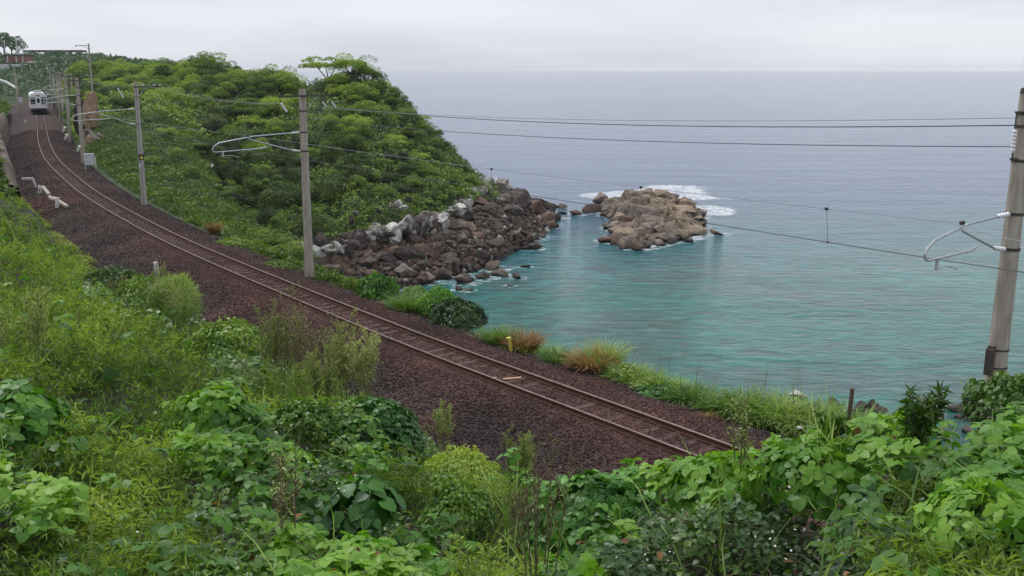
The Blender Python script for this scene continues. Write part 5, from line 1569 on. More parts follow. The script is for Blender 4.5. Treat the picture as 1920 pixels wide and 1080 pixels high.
# the right pole stands nearest: solve its place from the photograph
def s_off(px, py, z):
    p = onz(px, py, z); o, s_, _ = near_track([p[0]], [p[1]])
    return float(s_[0]), float(o[0])
sB, oB = s_off(586, 525, -.2)
sC, oC = s_off(272, 386, -.15)
sD, oD = s_off(155, 306, .1)
pA = at(1866, 700, 21.4)
oA, sA_, _ = near_track([pA[0]], [pA[1]]); sA, oA = float(sA_[0]), float(oA[0])
0 and print('poles', sA, oA, sB, oB, sC, oC, sD, oD, 'LEN', LEN, 'track at A', trk(sA))
eA, HA, radA = pole(sA, oA, 8.27, 'tall concrete catenary pole at the right edge, the nearest one', arm=False, r_base=.225, r_top=.15, zbase=-.6, cant_z=(5.25, 5.95), reach=2.95)
eB, HB, radB = pole(sB, oB, 7.95, 'concrete catenary pole with a crossarm in the middle of the view', cant_z=(5.35, 6.15), reach=4.0, r_base=.20, r_top=.145, zbase=-.2, arm_len=(1.15, 1.25))
eC, HC, radC = pole(sC, oC, 7.9, 'concrete catenary pole carrying a small black warning sign', conduit=True, cant_z=(5.2, 6.2), reach=4.1, r_base=.19, r_top=.14, zbase=-.15, arm_len=(.15, 1.6))
eD, HD, radD = pole(sD, oD, 7.7, 'concrete catenary pole beside the pale grey cabinet', cant_z=(5.2, 6.1), reach=3.0, r_base=.20, r_top=.16, zbase=-.1, arm_len=(.9, .9), far=True)
eA.rotation_euler = (Matrix.Rotation(.020, 3, 'Y') @ Matrix.Rotation(eA.rotation_euler.z, 3, 'Z')).to_euler()
# extras on the right pole: steel hood, hanging insulator, strapped box
mb = MB(); zt = HA
mb.tube([(0, 0, zt), (0, 0, zt + .10), (0, 0, zt + .14)], [radA(zt) + .004, radA(zt) - .01, .05], 16); mb.build('pole_cap', M['darksteel'], eA)
for z_ in (zt - .37, zt - .62, zt - 1.28): 
    mb = MB(); ring(mb, z_, radA(z_) + .014, .06); mb.build('clamp_band', M['darksteel'], eA)
mb = MB(); mb.box((-.24, 0, zt - .35), (.24, .06, .04)); mb.tube([(-.34, 0, zt - .35), (-.36, 0, zt - .66)], .014, 6); mb.tube([(-.28, 0, zt - .36), (-.30, 0, zt - .66)], .010, 6); mb.build('hanger', M['darksteel'], eA)
insul('insulator', (-.33, 0, zt - .68), (-.33, 0, zt - 1.10), eA, 6, .05)
mb = MB(); mb.tube([(-.33, 0, zt - 1.12), (-.31, 0, zt - 1.22), (-.1, 0, zt - 1.28)], .018, 6); mb.box((-.22, 0, zt - 1.24), (.26, .06, .04)); mb.build('wire_clamp', M['darksteel'], eA)
zb = 3.35 
mb = MB(); mb.box((-.30, 0, zb + .22), (.10, .16, .55), bev=.012); mb.box((-.26, 0, zb + .52), (.14, .10, .05)); mb.build('strapped_box', M['darksteel'], eA)
for z_ in (zb + .08, zb + .45):
    mb = MB(); ring(mb, z_, radA(z_) + .012, .035); mb.build('strap', M['darksteel'], eA)
# warning sign on the third pole (black board, yellow triangle)
mb = MB(); mb.box((-.02, -radC(3.2) - .05, 3.2), (.34, .02, .38)); sg = mb.build('warning_sign', M['black'], eC)
mb = MB(); yy = -radC(3.2) - .063
mb.add([(-.13, yy, 3.09), (.11, yy, 3.09), (-.01, yy, 3.32), (-.13, yy - .004, 3.09), (.11, yy - .004, 3.09), (-.01, yy - .004, 3.32)], [(3, 4, 5), (0, 2, 1), (0, 1, 4, 3), (1, 2, 5, 4), (2, 0, 3, 5)]); mb.build('sign_triangle', M['signyellow'], sg)
mb = MB(); mb.box((-.01, yy - .008, 3.19), (.02, .006, .08)); mb.build('sign_mark', M['black'], sg)
mb = MB(); mb.box((-.12, -radC(2.6) - .03, 2.62), (.09, .06, .2), bev=.01); mb.build('small_cover', M['white'], eC)
def wp(e, x, y, z):
    return np.array(e.rotation_euler.to_matrix() @ Vector((x, y, z)) + e.location)
# insulators hanging from the crossarms
azB = HB - .28
insul('insulator', (-1.06, -.2, azB - .28), (-.80, -.2, azB - .66), eB, 5, .055)
mb = MB(); mb.tube([(-1.12, -.18, azB), (-1.06, -.2, azB - .28)], .010, 5); mb.build('hanger', M['darksteel'], eB)
for x_ in (.72, 1.15):
    insul('insulator', (x_ + .10, -.2, azB - .25), (x_ + .28, -.2, azB - .50), eB, 4, .035)
    mb = MB(); mb.tube([(x_, -.18, azB), (x_ + .10, -.2, azB - .25)], .008, 5); mb.build('hanger', M['darksteel'], eB)
azC = HC - .28
for x_ in (.4, 1.1, 1.5):
    insul('insulator', (x_, -.18, azC + .04), (x_, -.18, azC + .2), eC, 2, .06)
insul('insulator', (-1.2, -.2, azC - .05), (-.85, -.2, azC - .75), eC, 5, .05)
# far poles
lastp = [eD]
far_lab = ['concrete pole behind the pole with the cabinet', 'slender pole right of the train, second behind the cabinet pole', 'pole close to the right side of the train', 'faint pole just behind the train', 'faintest pole far behind the train']
for i, y_ in enumerate((124, 148, 170, 192, 216)):
    s_ = s_at_y(y_)
    e, Hh, rd = pole(s_, 2.9, 7.6, far_lab[i], far=True, r_base=.21, r_top=.17, arm_len=(.7, .7), brac=i < 2)
    lastp.append(e)
e, Hh, rd = pole(s_at_y(196), -3.3, 7.2, 'pale pole on the left side of the track behind the train', far=True, arm=False, brac=False, r_base=.2, r_top=.16)
e, Hh, rd = pole(s_at_y(158), 4.6, 7.4, 'pole with a small crossarm standing in the cutting right of the train', far=True, brac=False, r_base=.16, r_top=.12, arm_len=(.9, .9))
# tall one-armed mast above the trees
pm = at(173, 170, 150); mt = at(166.5, 82, 150)
e = empty('one_armed_mast', tuple(pm + np.array([0, 0, -1.5])), 'tall grey mast with one arm pointing left above the trees', 'mast')
hm = mt[2] - pm[2] + 1.5
mb = MB(); mb.tube([(0, 0, 0), (0, 0, hm)], [.16, .11], 8); mb.build('shaft', M['concrete'], e, smooth=True)
mb = MB(); mb.tube([(0, 0, hm - .25), (-1.9, 0, hm - .3)], .045, 6); mb.box((-1.85, 0, hm - .36), (.14, .06, .2)); mb.tube([(0, 0, hm - .75), (-.9, 0, hm - .3)], .025, 5); mb.build('arm', M['darksteel'], e)

# ------------------------------------------------------------------ wires
def wire(pts_, rad, mat, name, label, sag=0.0, seg=14, cat='overhead wire', parent=None, tagit=True):
    P = []
    for a, b in zip(pts_[:-1], pts_[1:]):
        a, b = np.asarray(a, float), np.asarray(b, float)
        for k in range(seg):
            t = k / seg
            q = a * (1 - t) + b * t; q = q - np.array([0, 0, sag * 4 * t * (1 - t)]); P.append(q)
    P.append(np.asarray(pts_[-1], float))
    org = Vector(P[0])
    mb = MB(); mb.tube([Vector(p) - org for p in P], rad, 5)
    o = mb.build(name, mat, parent, smooth=True); o.location = org
    if tagit: tag(o, label, cat)
    return o
def over(px, py, s_):
    """point over the track plane seen at a photo pixel: uses the depth of the track point"""
    c = trk(s_); d = proj(c[None])[2][0]
    return at(px, py, d)
kA = [(1740, 484), (1780, 420)]
tA = proj(wp(eA, -1.75, 0, 5.0)[None])[2][0]; tB = proj(wp(eB, -2.6, 0, 5.0)[None])[2][0]; tC = proj(wp(eC, -2.6, 0, 5)[None])[2][0]; tD = proj(wp(eD, -2.6, 0, 5)[None])[2][0]
con = [at(2150, 545, tA - 9), at(1742, 484, tA), at(432, 278, tB), at(160, 222, tC + 2), at(106, 196, tD + 4)]
mes = [at(2250, 500, tA - 9), at(1778, 417, tA + .3), at(466, 254, tB + .6), at(178, 213, tC + 2), at(112, 188, tD + 4)]
for k, s_ in enumerate((148, 180)):
    con.append(trk(s_at_y(s_), 0, 5.1)); mes.append(trk(s_at_y(s_), 0, 5.9))
wire(con, .0085, M['wire'], 'contact_wire', 'thin dark contact wire, the lower of the two wires over the track')
mw = wire(mes, .0065, M['greywire'], 'messenger_wire', 'grey messenger wire just above the contact wire over the track', sag=.10)
mo = np.array(mw.location)
def seg_pt(P, i, t): return np.asarray(P[i]) * (1 - t) + np.asarray(P[i + 1]) * t
_tt = np.linspace(0, 1, 2000)
_px = proj(np.array([seg_pt(mes, 1, t) for t in _tt]))[0]
for i, ts in ((1, tuple(float(_tt[np.abs(_px - q).argmin()]) for q in (1550, 1202, 922, 700))), (2, (.25, .5, .75))):
    for t in ts:
        a = seg_pt(mes, i, t) - np.array([0, 0, .10 * 4 * t * (1 - t)])
        c0, c1 = np.asarray(con[i]), np.asarray(con[i + 1])
        uu_ = np.linspace(-.1, 1.1, 600); cand = c0 + (c1 - c0) * uu_[:, None]
        b = cand[np.abs(proj(cand)[0] - proj(a[None])[0][0]).argmin()]
        mb = MB(); mb.tube([Vector(a - mo), Vector(b - mo)], .006, 4); mb.box(Vector(a - mo), (.07, .05, .06)); mb.box(Vector(b - mo), (.05, .03, .03)); mb.build('dropper', M['wire'], mw)
# feeder cables between pole tops
fa = at(1903, 221, tA + 1.4), at(1901, 235, tA + 1.4), at(1900, 275, tA + 1.4)
fb = wp(eB, .82, -.2, azB - .5), wp(eB, 1.43, -.2, azB - .5), wp(eB, -.95, -.2, azB - .65)
ext = np.array([14.0, -22.0, 0.3])
wire([fa[0] + ext * .5, fa[0], fb[0]], .0075, M['greywire'], 'feeder_cable', 'uppermost and thinnest of the three cables crossing in front of the sea', sag=.25)
wire([fa[1] + ext * .5, fa[1], fb[1]], .0125, M['wire'], 'feeder_cable', 'thickest cable crossing in front of the sea, the middle of three', sag=.30)
wire([fa[2] + ext * .5, fa[2], wp(eB, .1, -.25, azB - .95)], .010, M['wire'], 'feeder_cable', 'lowest of the three cables crossing in front of the sea', sag=.28)
wire([wp(eB, -1.08, -.2, azB - .3), wp(eC, .4, -.18, azC + .2), wp(eD, .6, 0, HD - .2)] + [wp(e_, .5, 0, 7.6) for e_ in lastp[1:4]], .008, M['greywire'], 'feeder_cable', 'cable running from the middle pole back towards the train past the sign pole', sag=.3)
wire([wp(eB, .82, -.2, azB - .5), wp(eC, 1.1, -.18, azC + .2), wp(eD, .9, 0, HD - .2)], .008, M['wire'], 'feeder_cable', 'dark cable in front of the wooded headland between two pole tops', sag=.35)
wire([wp(eB, 1.43, -.2, azB - .5), wp(eC, 1.5, -.18, azC + .2), wp(eD, -.5, 0, HD - .2)], .008, M['wire'], 'feeder_cable', 'dark cable farthest to the seaward side between two pole tops', sag=.42)

# ------------------------------------------------------------------ trackside objects
def bx(name, mat, loc, size, label, cat, rot=(0, 0, 0), bev=.01):
    mb = MB(); mb.box((0, 0, size[2] / 2), size, bev=bev); o = mb.build(name, mat); o.location = tuple(loc); o.rotation_euler = rot; tag(o, label, cat); return o
# white marker post with a dark inscription
p = onbed(295, 513)
e = empty('marker_post', tuple(p), 'short white marker post with a dark number standing in the ballast', 'marker post')
e.rotation_euler = (.05, -.12, .6)
mb = MB(); mb.box((0, 0, .22), (.19, .13, .66), bev=.012); mb.build('post', M['white'], e)
for z_, segs in ((.30, [(0, .02, .05, .010), (0, 0, .05, .010), (-.022, .01, .010, .03), (.022, -.01, .010, .03), (0, -.022, .05, .010)]), (.22, [(0, .02, .05, .01), (0, -.02, .05, .01), (-.022, 0, .01, .045), (.022, 0, .01, .045)])):
    mb = MB()
    for a, b, c_, d_ in segs: mb.box((a * 1.3, -.067, z_ + .06 + b), (c_ * 1.3, .004, d_))
    mb.build('number', M['black'], e)
# yellow marker on the sea side
p = onbed(958, 660)
e = empty('marker_post', tuple(p), 'yellow topped marker post beside the dry orange grass', 'marker post'); e.rotation_euler = (0, -.12, .3)
mb = MB(); mb.box((0, 0, .22), (.10, .10, .44), bev=.015); mb.build('post', M['yellow'], e)
mb = MB(); mb.box((-.02, 0, .47), (.15, .11, .06), bev=.015); mb.build('cap', M['yellow'], e)
# grey cabinet on a stand
p = onz(172, 322, .0)
e = empty('equipment_cabinet', tuple(p), 'pale grey equipment cabinet on a stand beside the second far pole', 'cabinet', rz=.5)
mb = MB(); mb.box((-.15, 0, 1.05), (.82, .45, .95), bev=.03); c0 = mb.build('box', M['grey_box'], e)
mb = MB(); mb.box((-.15, 0, 1.55), (.90, .53, .05), bev=.01); mb.build('lid', M['grey_box'], c0)
for x_ in (-.5, .38):
    mb = MB(); mb.box((x_, .0, .30 + .2 * (x_ > 0)), (.08, .08, 1.1 + .5 * (x_ > 0)), bev=.01); mb.build('leg', M['white'], e)
mb = MB(); mb.box((-.3, -.3, .05), (1.3, .12, .10), bev=.01); mb.build('base_beam', M['wood'], e)
# white marks at the left of the track
p = onbed(66, 352)
e = empty('leaning_marker', tuple(p), 'leaning white marker post with a horizontal white arm at the end of the wall', 'marker post', rz=.2)
mb = MB(); mb.box((0, 0, .28), (.14, .14, 1.0), Matrix.Rotation(-.25, 3, 'Y'), bev=.02); mb.build('post', M['white'], e)
mb = MB(); mb.box((-.52, 0, .72), (.80, .14, .16), bev=.02); mb.build('arm', M['white'], e)
p = onbed(75, 362)
e = empty('white_marker', tuple(p), 'wedge shaped white marker with a dark figure beside the gutter blocks', 'marker post', rz=.3)
mb = MB(); mb.box((0, 0, .3), (.30, .14, .62), taper=.45); mb.build('post', M['white'], e)
mb = MB(); mb.box((0, -.065, .24), (.09, .02, .16)); mb.build('figure', M['black'], e)
for i, (pa, pb, lab) in enumerate([((80, 351), (92, 368), 'upper grey concrete gutter block lying by the ballast'), ((93, 371), (101, 378), 'short middle gutter block half sunk in the ballast'), ((100, 373), (126, 390), 'long lower concrete gutter block lying by the ballast')]):
    a, b = onbed(*pa), onbed(*pb)
    d = b - a; L_ = float(np.linalg.norm(d))
    mb = MB(); mb.box((0, 0, .08), (L_, .26, .2), bev=.03); o = mb.build('gutter_block', M['concrete']); o.location = tuple((a + b) / 2); o.rotation_euler = (0, 0, math.atan2(d[1], d[0])); tag(o, lab, 'concrete block')
bx('marker_post', M['white'], onbed(107, 390), (.24, .18, .70), 'short white post just right of the red soil beside the gutter blocks', 'marker post', (0, .1, .4))
bx('wooden_stake', M['wood'], at(1587, 822, 12.5), (.045, .045, .62), 'thin weathered wooden stake standing in front of the turquoise water', 'stake', (0, .05, 0))
for px, py, z_, a, lab in [(765, 771, -.5, .045, 'small white litter item at the foot of the ballast by the vine mound'), (1057, 893, -.5, .035, 'tiny white litter speck low on the ballast slope'), (923, 903, -.5, .06, 'crumpled white litter below the ballast beside the lone weed'), (1024, 679, -.2, .04, 'white litter speck on the sea side ballast edge'), (1208, 742, -.2, .05, 'yellowish litter item at the seaward grass edge'), (1499, 802, .1, .06, 'small white litter in the seaside grass')]:
    o = link('litter', rock_mesh('litter', M['white'], int(px), sub=1, cuts=4)); o.location = tuple(onz(px, py, z_)); o.scale = (a * 1.6, a, a * .8); tag(o, lab, 'litter')
# white posts in the cutting right of the far track
for px, py, t_, lab in [(140, 219, 122, 'small white post at the near end of the row beside the cutting'), (118, 243, 104, 'white marker fallen against the cutting'), (122, 257, 100, 'white painted stone leaning at the cutting foot'), (145, 279, 96, 'pale leaning post at the corner of the cutting')]:
    bx('white_post', M['white'], at(px, py + 4, t_), (.22, .2, .55), lab, 'post', (.3, .5, .2))
bx('marker_post', M['white'], onz(50, 233, .5), (.3, .2, .7), 'small white post at the left of the rails just before the train', 'marker post', (0, -.3, 0))
bx('relay_box', M['grey_box'], onz(39, 192, 2.0), (.8, .5, 1.1), 'pale relay box at the left edge of the cutting by the train', 'box')
# signal with a red lamp
pb = onz(50, 176, 2.0); e = empty('railway_signal', tuple(pb), 'thin signal mast with a round red lamp left of the train', 'signal')
dpt = proj(pb[None])[2][0]; pt = at(46, 146, dpt); hs = pt[2] - pb[2]
mb = MB(); mb.tube([(0, 0, 0), (0, 0, hs)], [.09, .07], 8); mb.build('mast', M['concrete'], e, smooth=True)
mb = MB(); mb.tube([(0, -.12, hs), (0, .1, hs)], .42, 14); mb.build('lamp_head', M['darksteel'], e)
mr, tt, bb = nodes_of('red_signal_glass'); bb.inputs['Base Color'].default_value = (.45, .02, .02, 1); bb.inputs['Roughness'].default_value = .3; bb.inputs['Emission Color'].default_value = (1, .15, .1, 1); bb.inputs['Emission Strength'].default_value = .8
mb = MB(); mb.tube([(0, -.17, hs), (0, -.122, hs)], .34, 14); mb.build('lens', mr, e)

# left retaining wall along the far track
y0w, y1w = s_at_y(79), s_at_y(150)
rows = []
for s_ in np.arange(y0w, y1w, .8):
    c = trk(s_); n_ = np.array([np.interp(s_, S, NR[:, k]) for k in range(3)])
    hw = float(np.interp(s_, [y0w, y0w + 3, y0w + 14, y1w], [.4, 2.0, 3.2, 2.2]))
    wob = float(vnoise([s_ * .4], [0.0], seed=3)[0]) * .35
    rows.append([c + n_ * (-3.7 - wob) + np.array([0, 0, -.9]), c + n_ * (-4.0 - wob) + np.array([0, 0, hw * .5]), c + n_ * (-4.35 - wob) + np.array([0, 0, hw]), c + n_ * (-4.75 - wob) + np.array([0, 0, hw + .02]), c + n_ * (-5.0 - wob) + np.array([0, 0, hw - .3])])
g = np.array(rows)
o = link('retaining_wall', new_mesh('retaining_wall', g.reshape(-1, 3), grid_faces(*g.shape[:2]), M['wall'], smooth=False))
tag(o, 'stained concrete retaining wall at the left of the far track', 'retaining wall')
# slope above the wall
rows = []
for s_ in np.arange(y0w - 3, s_at_y(215), 1.2):
    c = trk(s_); n_ = np.array([np.interp(s_, S, NR[:, k]) for k in range(3)])
    hw = float(np.interp(s_, [y0w - 3, y0w + 3, y0w + 14, y1w, s_at_y(215)], [.0, 1.6, 2.8, 1.6, .6]))
    pr = [(-4.8, hw - .4), (-6, hw + .5), (-9, hw + 1.6), (-16, hw + 3.0), (-30, hw + 3.6), (-60, hw + 4)]
    u = np.linspace(0, 5, 30)
    oo = np.interp(u, range(6), [a for a, b in pr]); zz = np.interp(u, range(6), [b for a, b in pr])
    rows.append(c[None] + n_[None] * oo[:, None] + np.stack([0 * u, 0 * u, zz], 1))
LS = np.array(rows)
LS[:, 1:, 2] += (fbm(LS[:, 1:, 0] * .3, LS[:, 1:, 1] * .3, seed=7) - .5) * .9
o = link('landward_slope', new_mesh('landward_slope', LS.reshape(-1, 3), grid_faces(*LS.shape[:2]), M['slope'], smooth=True)); tag(o, 'grassy slope above the retaining wall', kind='structure')
scatter_on(LS, 30000, 0, .98, 0.02, .7, .4, M['bank'], 'wall_top_grass', 'grass and scrub on the slope above the retaining wall', .7)
# earth pillar and rock cutting on the right of the far track
def lump_block(c, size, mat, seed, name, label, cat):
    me = rock_mesh(name, mat, seed, sub=4, cuts=5, rough=.22)
    o = link(name, me); o.location = tuple(c); o.scale = size; tag(o, label, cat); return o
lump_block(at(170, 212, 116), (.85, 1.2, 2.6), M['earth'], 5, 'earth_pillar', 'orange tan pillar of bare earth behind the cabinet pole', 'earth pillar')
lump_block(at(156, 225, 118), (.9, 1.4, 2.3), M['rock_streak'], 6, 'cutting_rock', 'grey brown rock face left of the orange earth pillar', 'rock face')
lump_block(at(163, 268, 108), (.45, .6, .8), M['earth'], 9, 'cutting_rock', 'pale tan rock at the foot of the orange earth pillar', 'rock face')
for k in range(14):
    s_ = s_at_y(109 + k * 4.5)
    lump_block(trk(s_, 4.9, .7), (1.1, 1.9, 1.5 + .5 * random.random()), M['rock_streak'] if k % 4 else M['wall'], 30 + k, 'cutting_rock', ['brown rock face lining the right side of the far cutting', 'rough'][0], 'rock face')
    bpy.context.scene.objects[-1]
for o in [q for q in COL.objects if q.name.startswith('cutting_rock') and q['label'].startswith('brown')]: o['group'] = 'rock faces of the far cutting'

# ------------------------------------------------------------------ the train
def train(s_front):
    c = trk(s_front); d = tdir(s_front)
    e = empty('train', tuple(c + np.array([0, 0, .16])), 'white railcar with three dark front windows coming down the track', 'train', rz=math.atan2(d[1], d[0]) - math.pi / 2)
    # local +y points away from the camera (along the track); the front face is at y = 0
    Wd, Lg = 1.42, 20
    prof = [(-Wd, .95), (-Wd, 2.6), (-Wd * .96, 3.2), (-Wd * .72, 3.52), (0, 3.64), (Wd * .72, 3.52), (Wd * .96, 3.2), (Wd, 2.6), (Wd, .95)]
    V = [(x, y, z) for y in (0, .06, Lg) for x, z in [(a * (.985 if y == 0 else 1), b) for a, b in prof]]
    n = len(prof); Fc = [tuple(range(n))[::-1], tuple(2 * n + k for k in range(n))]
    for q in range(2):
        for k in range(n): Fc.append((q * n + k, (q * n + (k + 1) % n), (q + 1) * n + (k + 1) % n, (q + 1) * n + k))
    me = new_mesh('body', V, Fc, M['trainwhite']); body = link('body', me, e)
    mb = MB()
    for z_ in (.5,): mb.box((0, Lg / 2, .6), (2.5, Lg - 1, .7))
    mb.build('underframe', M['black'], e)
    mb = MB(); mb.box((0, -.12, .72), (2.3, .2, .38), bev=.04); mb.box((0, -.3, .72), (.3, .4, .25), bev=.03); mb.build('coupler_guard', M['black'], e)
    for x_ in (-.88, .88):
        mb = MB(); mb.box((x_, -.012, 2.30), (.80, .05, 1.15), bev=.02); f = mb.build('window', M['trainglass'], body)
        mb = MB(); mb.box((x_, -.045, 2.63), (.60, .02, .18)); mb.build('white_window_panel', M['white'], f)  # white panel across the upper part of each front window
        mb = MB(); mb.box((x_, -.045, 2.04), (.74, .02, .05)); mb.build('window_bar', M['trainwhite'], f)
    mb = MB(); mb.box((0, -.02, 1.95), (.66, .06, 1.95), bev=.02); dr = mb.build('front_door', M['trainwhite'], e)
    mb = MB(); mb.box((0, -.055, 2.28), (.44, .03, .78), bev=.015); mb.build('door_window', M['trainglass'], dr)
    mb = MB(); mb.box((0, -.03, 3.12), (.62, .06, .16)); mb.build('destination_box', M['black'], body)
    mb = MB(); mb.box((0, -.015, 1.52), (2.72, .03, .10)); mb.build('stripe', M['traingrey'], body)
    for x_ in (-1.05, 1.05):
        mb = MB(); mb.tube([(x_, .02, 1.36), (x_, -.05, 1.36)], .10, 12); mb.build('headlight', M['porcelain'], body)
    mb = MB()
    mb.box((0, 6, 3.80), (1.4, 2.6, .30), bev=.05); mb.build('roof_unit', M['traingrey'], body)
    mb = MB()
    for x_ in (-1.43, 1.43):
        for k in range(8): mb.box((x_, 2.6 + k * 2.1, 2.35), (.03, 1.3, .85))
    for k in range(8):
        for x_ in (-1.43, 1.43):
            m2 = MB(); m2.box((x_, 2.6 + k * 2.1, 2.35), (.03, 1.3, .85)); m2.build('side_window', M['trainglass'], body)
    for y_ in (2.6, 17):
        for dy in (-1, 1):
            for x_ in (-.57, .57):
                m2 = MB(); m2.tube([(x_ - .06, y_ + dy, .42), (x_ + .06, y_ + dy, .42)], .42, 14); m2.build('wheel', M['darksteel'], e)
    return e
M['trainwhite'] = simple('train_white_paint', (.84, .84, .84), (.88, .88, .87), 2, .35, 0)
M['traingrey'] = simple('train_grey_paint', (.36, .37, .39), (.42, .43, .45), 2, .5, 0)
M['trainglass'] = simple('dark_train_glass', (.012, .014, .018), (.02, .022, .026), 2, .12, 0)
train(s_at_y(189))

# ------------------------------------------------------------------ far background
def far_ridge(name, label, pts_, seed, depth=90, drop=14, n=120):
    xs_ = np.linspace(pts_[0][0], pts_[-1][0], n)
    ys_ = np.interp(xs_, [p[0] for p in pts_], [p[1] for p in pts_]); ts_ = np.interp(xs_, [p[0] for p in pts_], [p[2] for p in pts_])
    rows = []
    for x_, y_, t_ in zip(xs_, ys_, ts_):
        c = at(x_, y_, t_)
        u = np.linspace(-1, 1, 24)
        prof_ = np.stack([0 * u, u * depth, -drop * u * u], 1)
        rows.append(c[None] + prof_)
    g = np.array(rows)
    g[:, :, 2] += (fbm(g[:, :, 0] * .06, g[:, :, 1] * .06, seed=seed) - .5) * 2.5
    o = link(name, new_mesh(name, g.reshape(-1, 3), grid_faces(*g.shape[:2]), M['slope'], smooth=True)); tag(o, label, kind='structure')
    return g
R1 = far_ridge('far_hill', 'low green hill behind the train', [(-250, 124, 420), (0, 124, 380), (60, 111, 380), (160, 109, 390), (210, 114, 370), (300, 128, 360), (420, 146, 340)], 3, 130, 12)
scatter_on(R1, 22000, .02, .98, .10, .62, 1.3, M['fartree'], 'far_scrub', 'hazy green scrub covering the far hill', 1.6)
for k in range(70):
    i = int(r.uniform(.12, .85) * R1.shape[0]); j = int(r.uniform(.2, .55) * R1.shape[1])
    p = R1[i, j]
    px_, py_, _ = proj(p[None])
    if px_[0] < 70 and j > 6: continue
    rad = r.uniform(1.4, 2.6)
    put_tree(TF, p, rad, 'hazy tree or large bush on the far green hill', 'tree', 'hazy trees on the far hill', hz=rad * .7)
for i, (px, py, t_, rad, lab) in enumerate([(8, 98, 330, 4.2, 'tall dark distant tree at the top left corner'), (22, 100, 330, 3.6, 'dark distant tree right of the tallest one'), (33, 104, 330, 3.0, 'smaller dark distant tree beside the thin masts'), (-8, 100, 330, 4.5, 'dark distant tree cut by the left edge of the photograph')]):
    put_tree(TF, at(px, py, t_), rad, lab, hz=rad)
# viaduct slab on the skyline
a, b = at(47, 95, 430), at(158, 97, 430)
e = empty('viaduct', tuple((a + b) / 2), 'long dark viaduct slab on the skyline behind the hill', 'viaduct')
Ld = float(np.linalg.norm(b - a))
mb = MB(); mb.box((0, 0, 0), (Ld, 5, .8)); mb.build('deck', M['darksteel'], e)
for k in range(4):
    mb = MB(); mb.box((-Ld / 2 + .06 * Ld + k * Ld * .29, 0, -3.4), (.7, 2.0, 5.9)); mb.build('pier', M['concrete'], e)
# red brown building with a white plinth
M['redwall'] = simple('faded_red_brown_cladding', (.16, .075, .065), (.24, .12, .10), .4, .85, 0)
M['farwhite'] = simple('distant_white_wall', (.50, .50, .50), (.62, .62, .61), .4, .8, 0)
c = at(36, 117, 320)
e = empty('red_building', tuple(c), 'distant red brown building with pale base at the left', 'building', rz=.1)
mb = MB(); mb.box((0, 0, 1.1), (6.4, 5, 2.0)); mb.build('wall', M['redwall'], e)
mb = MB(); mb.box((0, 0, 2.2), (6.9, 5.6, .22)); mb.build('roof', M['darksteel'], e)
for x_ in (-2.4, 0.1, 2.0):
    mb = MB(); mb.box((x_, -2.53, 1.0), (.25, .1, 1.9)); mb.build('pilaster', M['farwhite'], e)
mb = MB(); mb.box((2.9, -.3, .1), (3.2, 4, .5)); mb.build('annex', M['farwhite'], e)
c = at(10, 123, 315)
e = empty('white_wall', tuple(c), 'long white wall below the red brown building', 'wall')
mb = MB(); mb.box((-3, 0, -.3), (22, .5, 1.5)); mb.build('panel', M['farwhite'], e)
# thin masts on the skyline
for px, y0, y1, lab in [(30, 100, 74, 'left one of two thin masts on the skyline'), (42, 100, 73, 'right one of two thin masts on the skyline'), (9, 112, 76, 'pale mast in front of the dark distant trees')]:
    a = at(px + 2, y0, 320); b = at(px, y1, 320)
    e = empty('thin_mast', tuple(a), lab, 'mast'); mb = MB(); mb.tube([(0, 0, -2), (0, 0, b[2] - a[2])], .16, 6); mb.build('shaft', M['farwhite'], e)
    mb = MB(); mb.box((-.2, 0, b[2] - a[2] - .4), (1.2, .12, .12)); mb.build('crossarm', M['farwhite'], e)
# pale curved road edge at the far left
P = [at(-40, 148, 240), at(0, 150, 240), at(12, 154, 236), at(22, 160, 230), at(32, 166, 225)]
mb = MB(); o0 = Vector(P[0]); mb.tube([Vector(p) - o0 for p in P], .28, 6); o = mb.build('guard_rail', M['farwhite']); o.location = o0; tag(o, 'pale curved guard rail of a road at the far left', 'guard rail')

# ------------------------------------------------------------------ labels: say which one by counting along rows between the poles
bpy.context.view_layer.update()
ORD = ['first', 'second', 'third', 'fourth', 'fifth', 'sixth', 'seventh', 'eighth', 'ninth', 'tenth', 'eleventh', 'twelfth', 'thirteenth', 'fourteenth', 'fifteenth', 'sixteenth', 'seventeenth', 'eighteenth', 'nineteenth', 'twentieth'] + ['twenty-' + q for q in ('first', 'second', 'third', 'fourth', 'fifth', 'sixth', 'seventh', 'eighth', 'ninth')] + ['thirtieth'] + ['thirty-' + q for q in ('first', 'second', 'third', 'fourth', 'fifth', 'sixth', 'seventh', 'eighth', 'ninth')]
def rows_of(group, what, where, bands, sectors, key=None):
    """bands: [(ymax, words)], sectors: [(xmax, words)]"""
    ob = [o for o in COL.objects if o.get('group') == group]
    cell = {}
    for o in ob:
        x_, y_, _ = proj(np.array(o.matrix_world.translation)[None])
        b = next((w_ for m_, w_ in bands if y_[0] < m_), bands[-1][1]); c = next((w_ for m_, w_ in sectors if x_[0] < m_), sectors[-1][1])
        cell.setdefault((b, c), []).append((x_[0], o))
    for (b, c), L_ in cell.items():
        L_.sort(key=lambda q: q[0])
        for k, (_, o) in enumerate(L_):
            n = ORD[k] if k < len(ORD) else 'last'
            o['label'] = ' '.join((n + ' ' + what + ' from left ' + b + ' ' + c + ' ' + where).split())
SEC = [(262, 'left of the sign pole'), (420, 'past the sign pole'), (578, 'left of the middle pole'), (700, 'past the middle pole'), (9999, 'toward the sea')]
rows_of('trees on the headland skyline', 'bright tree', '', [(9999, 'on the headland skyline')], SEC)
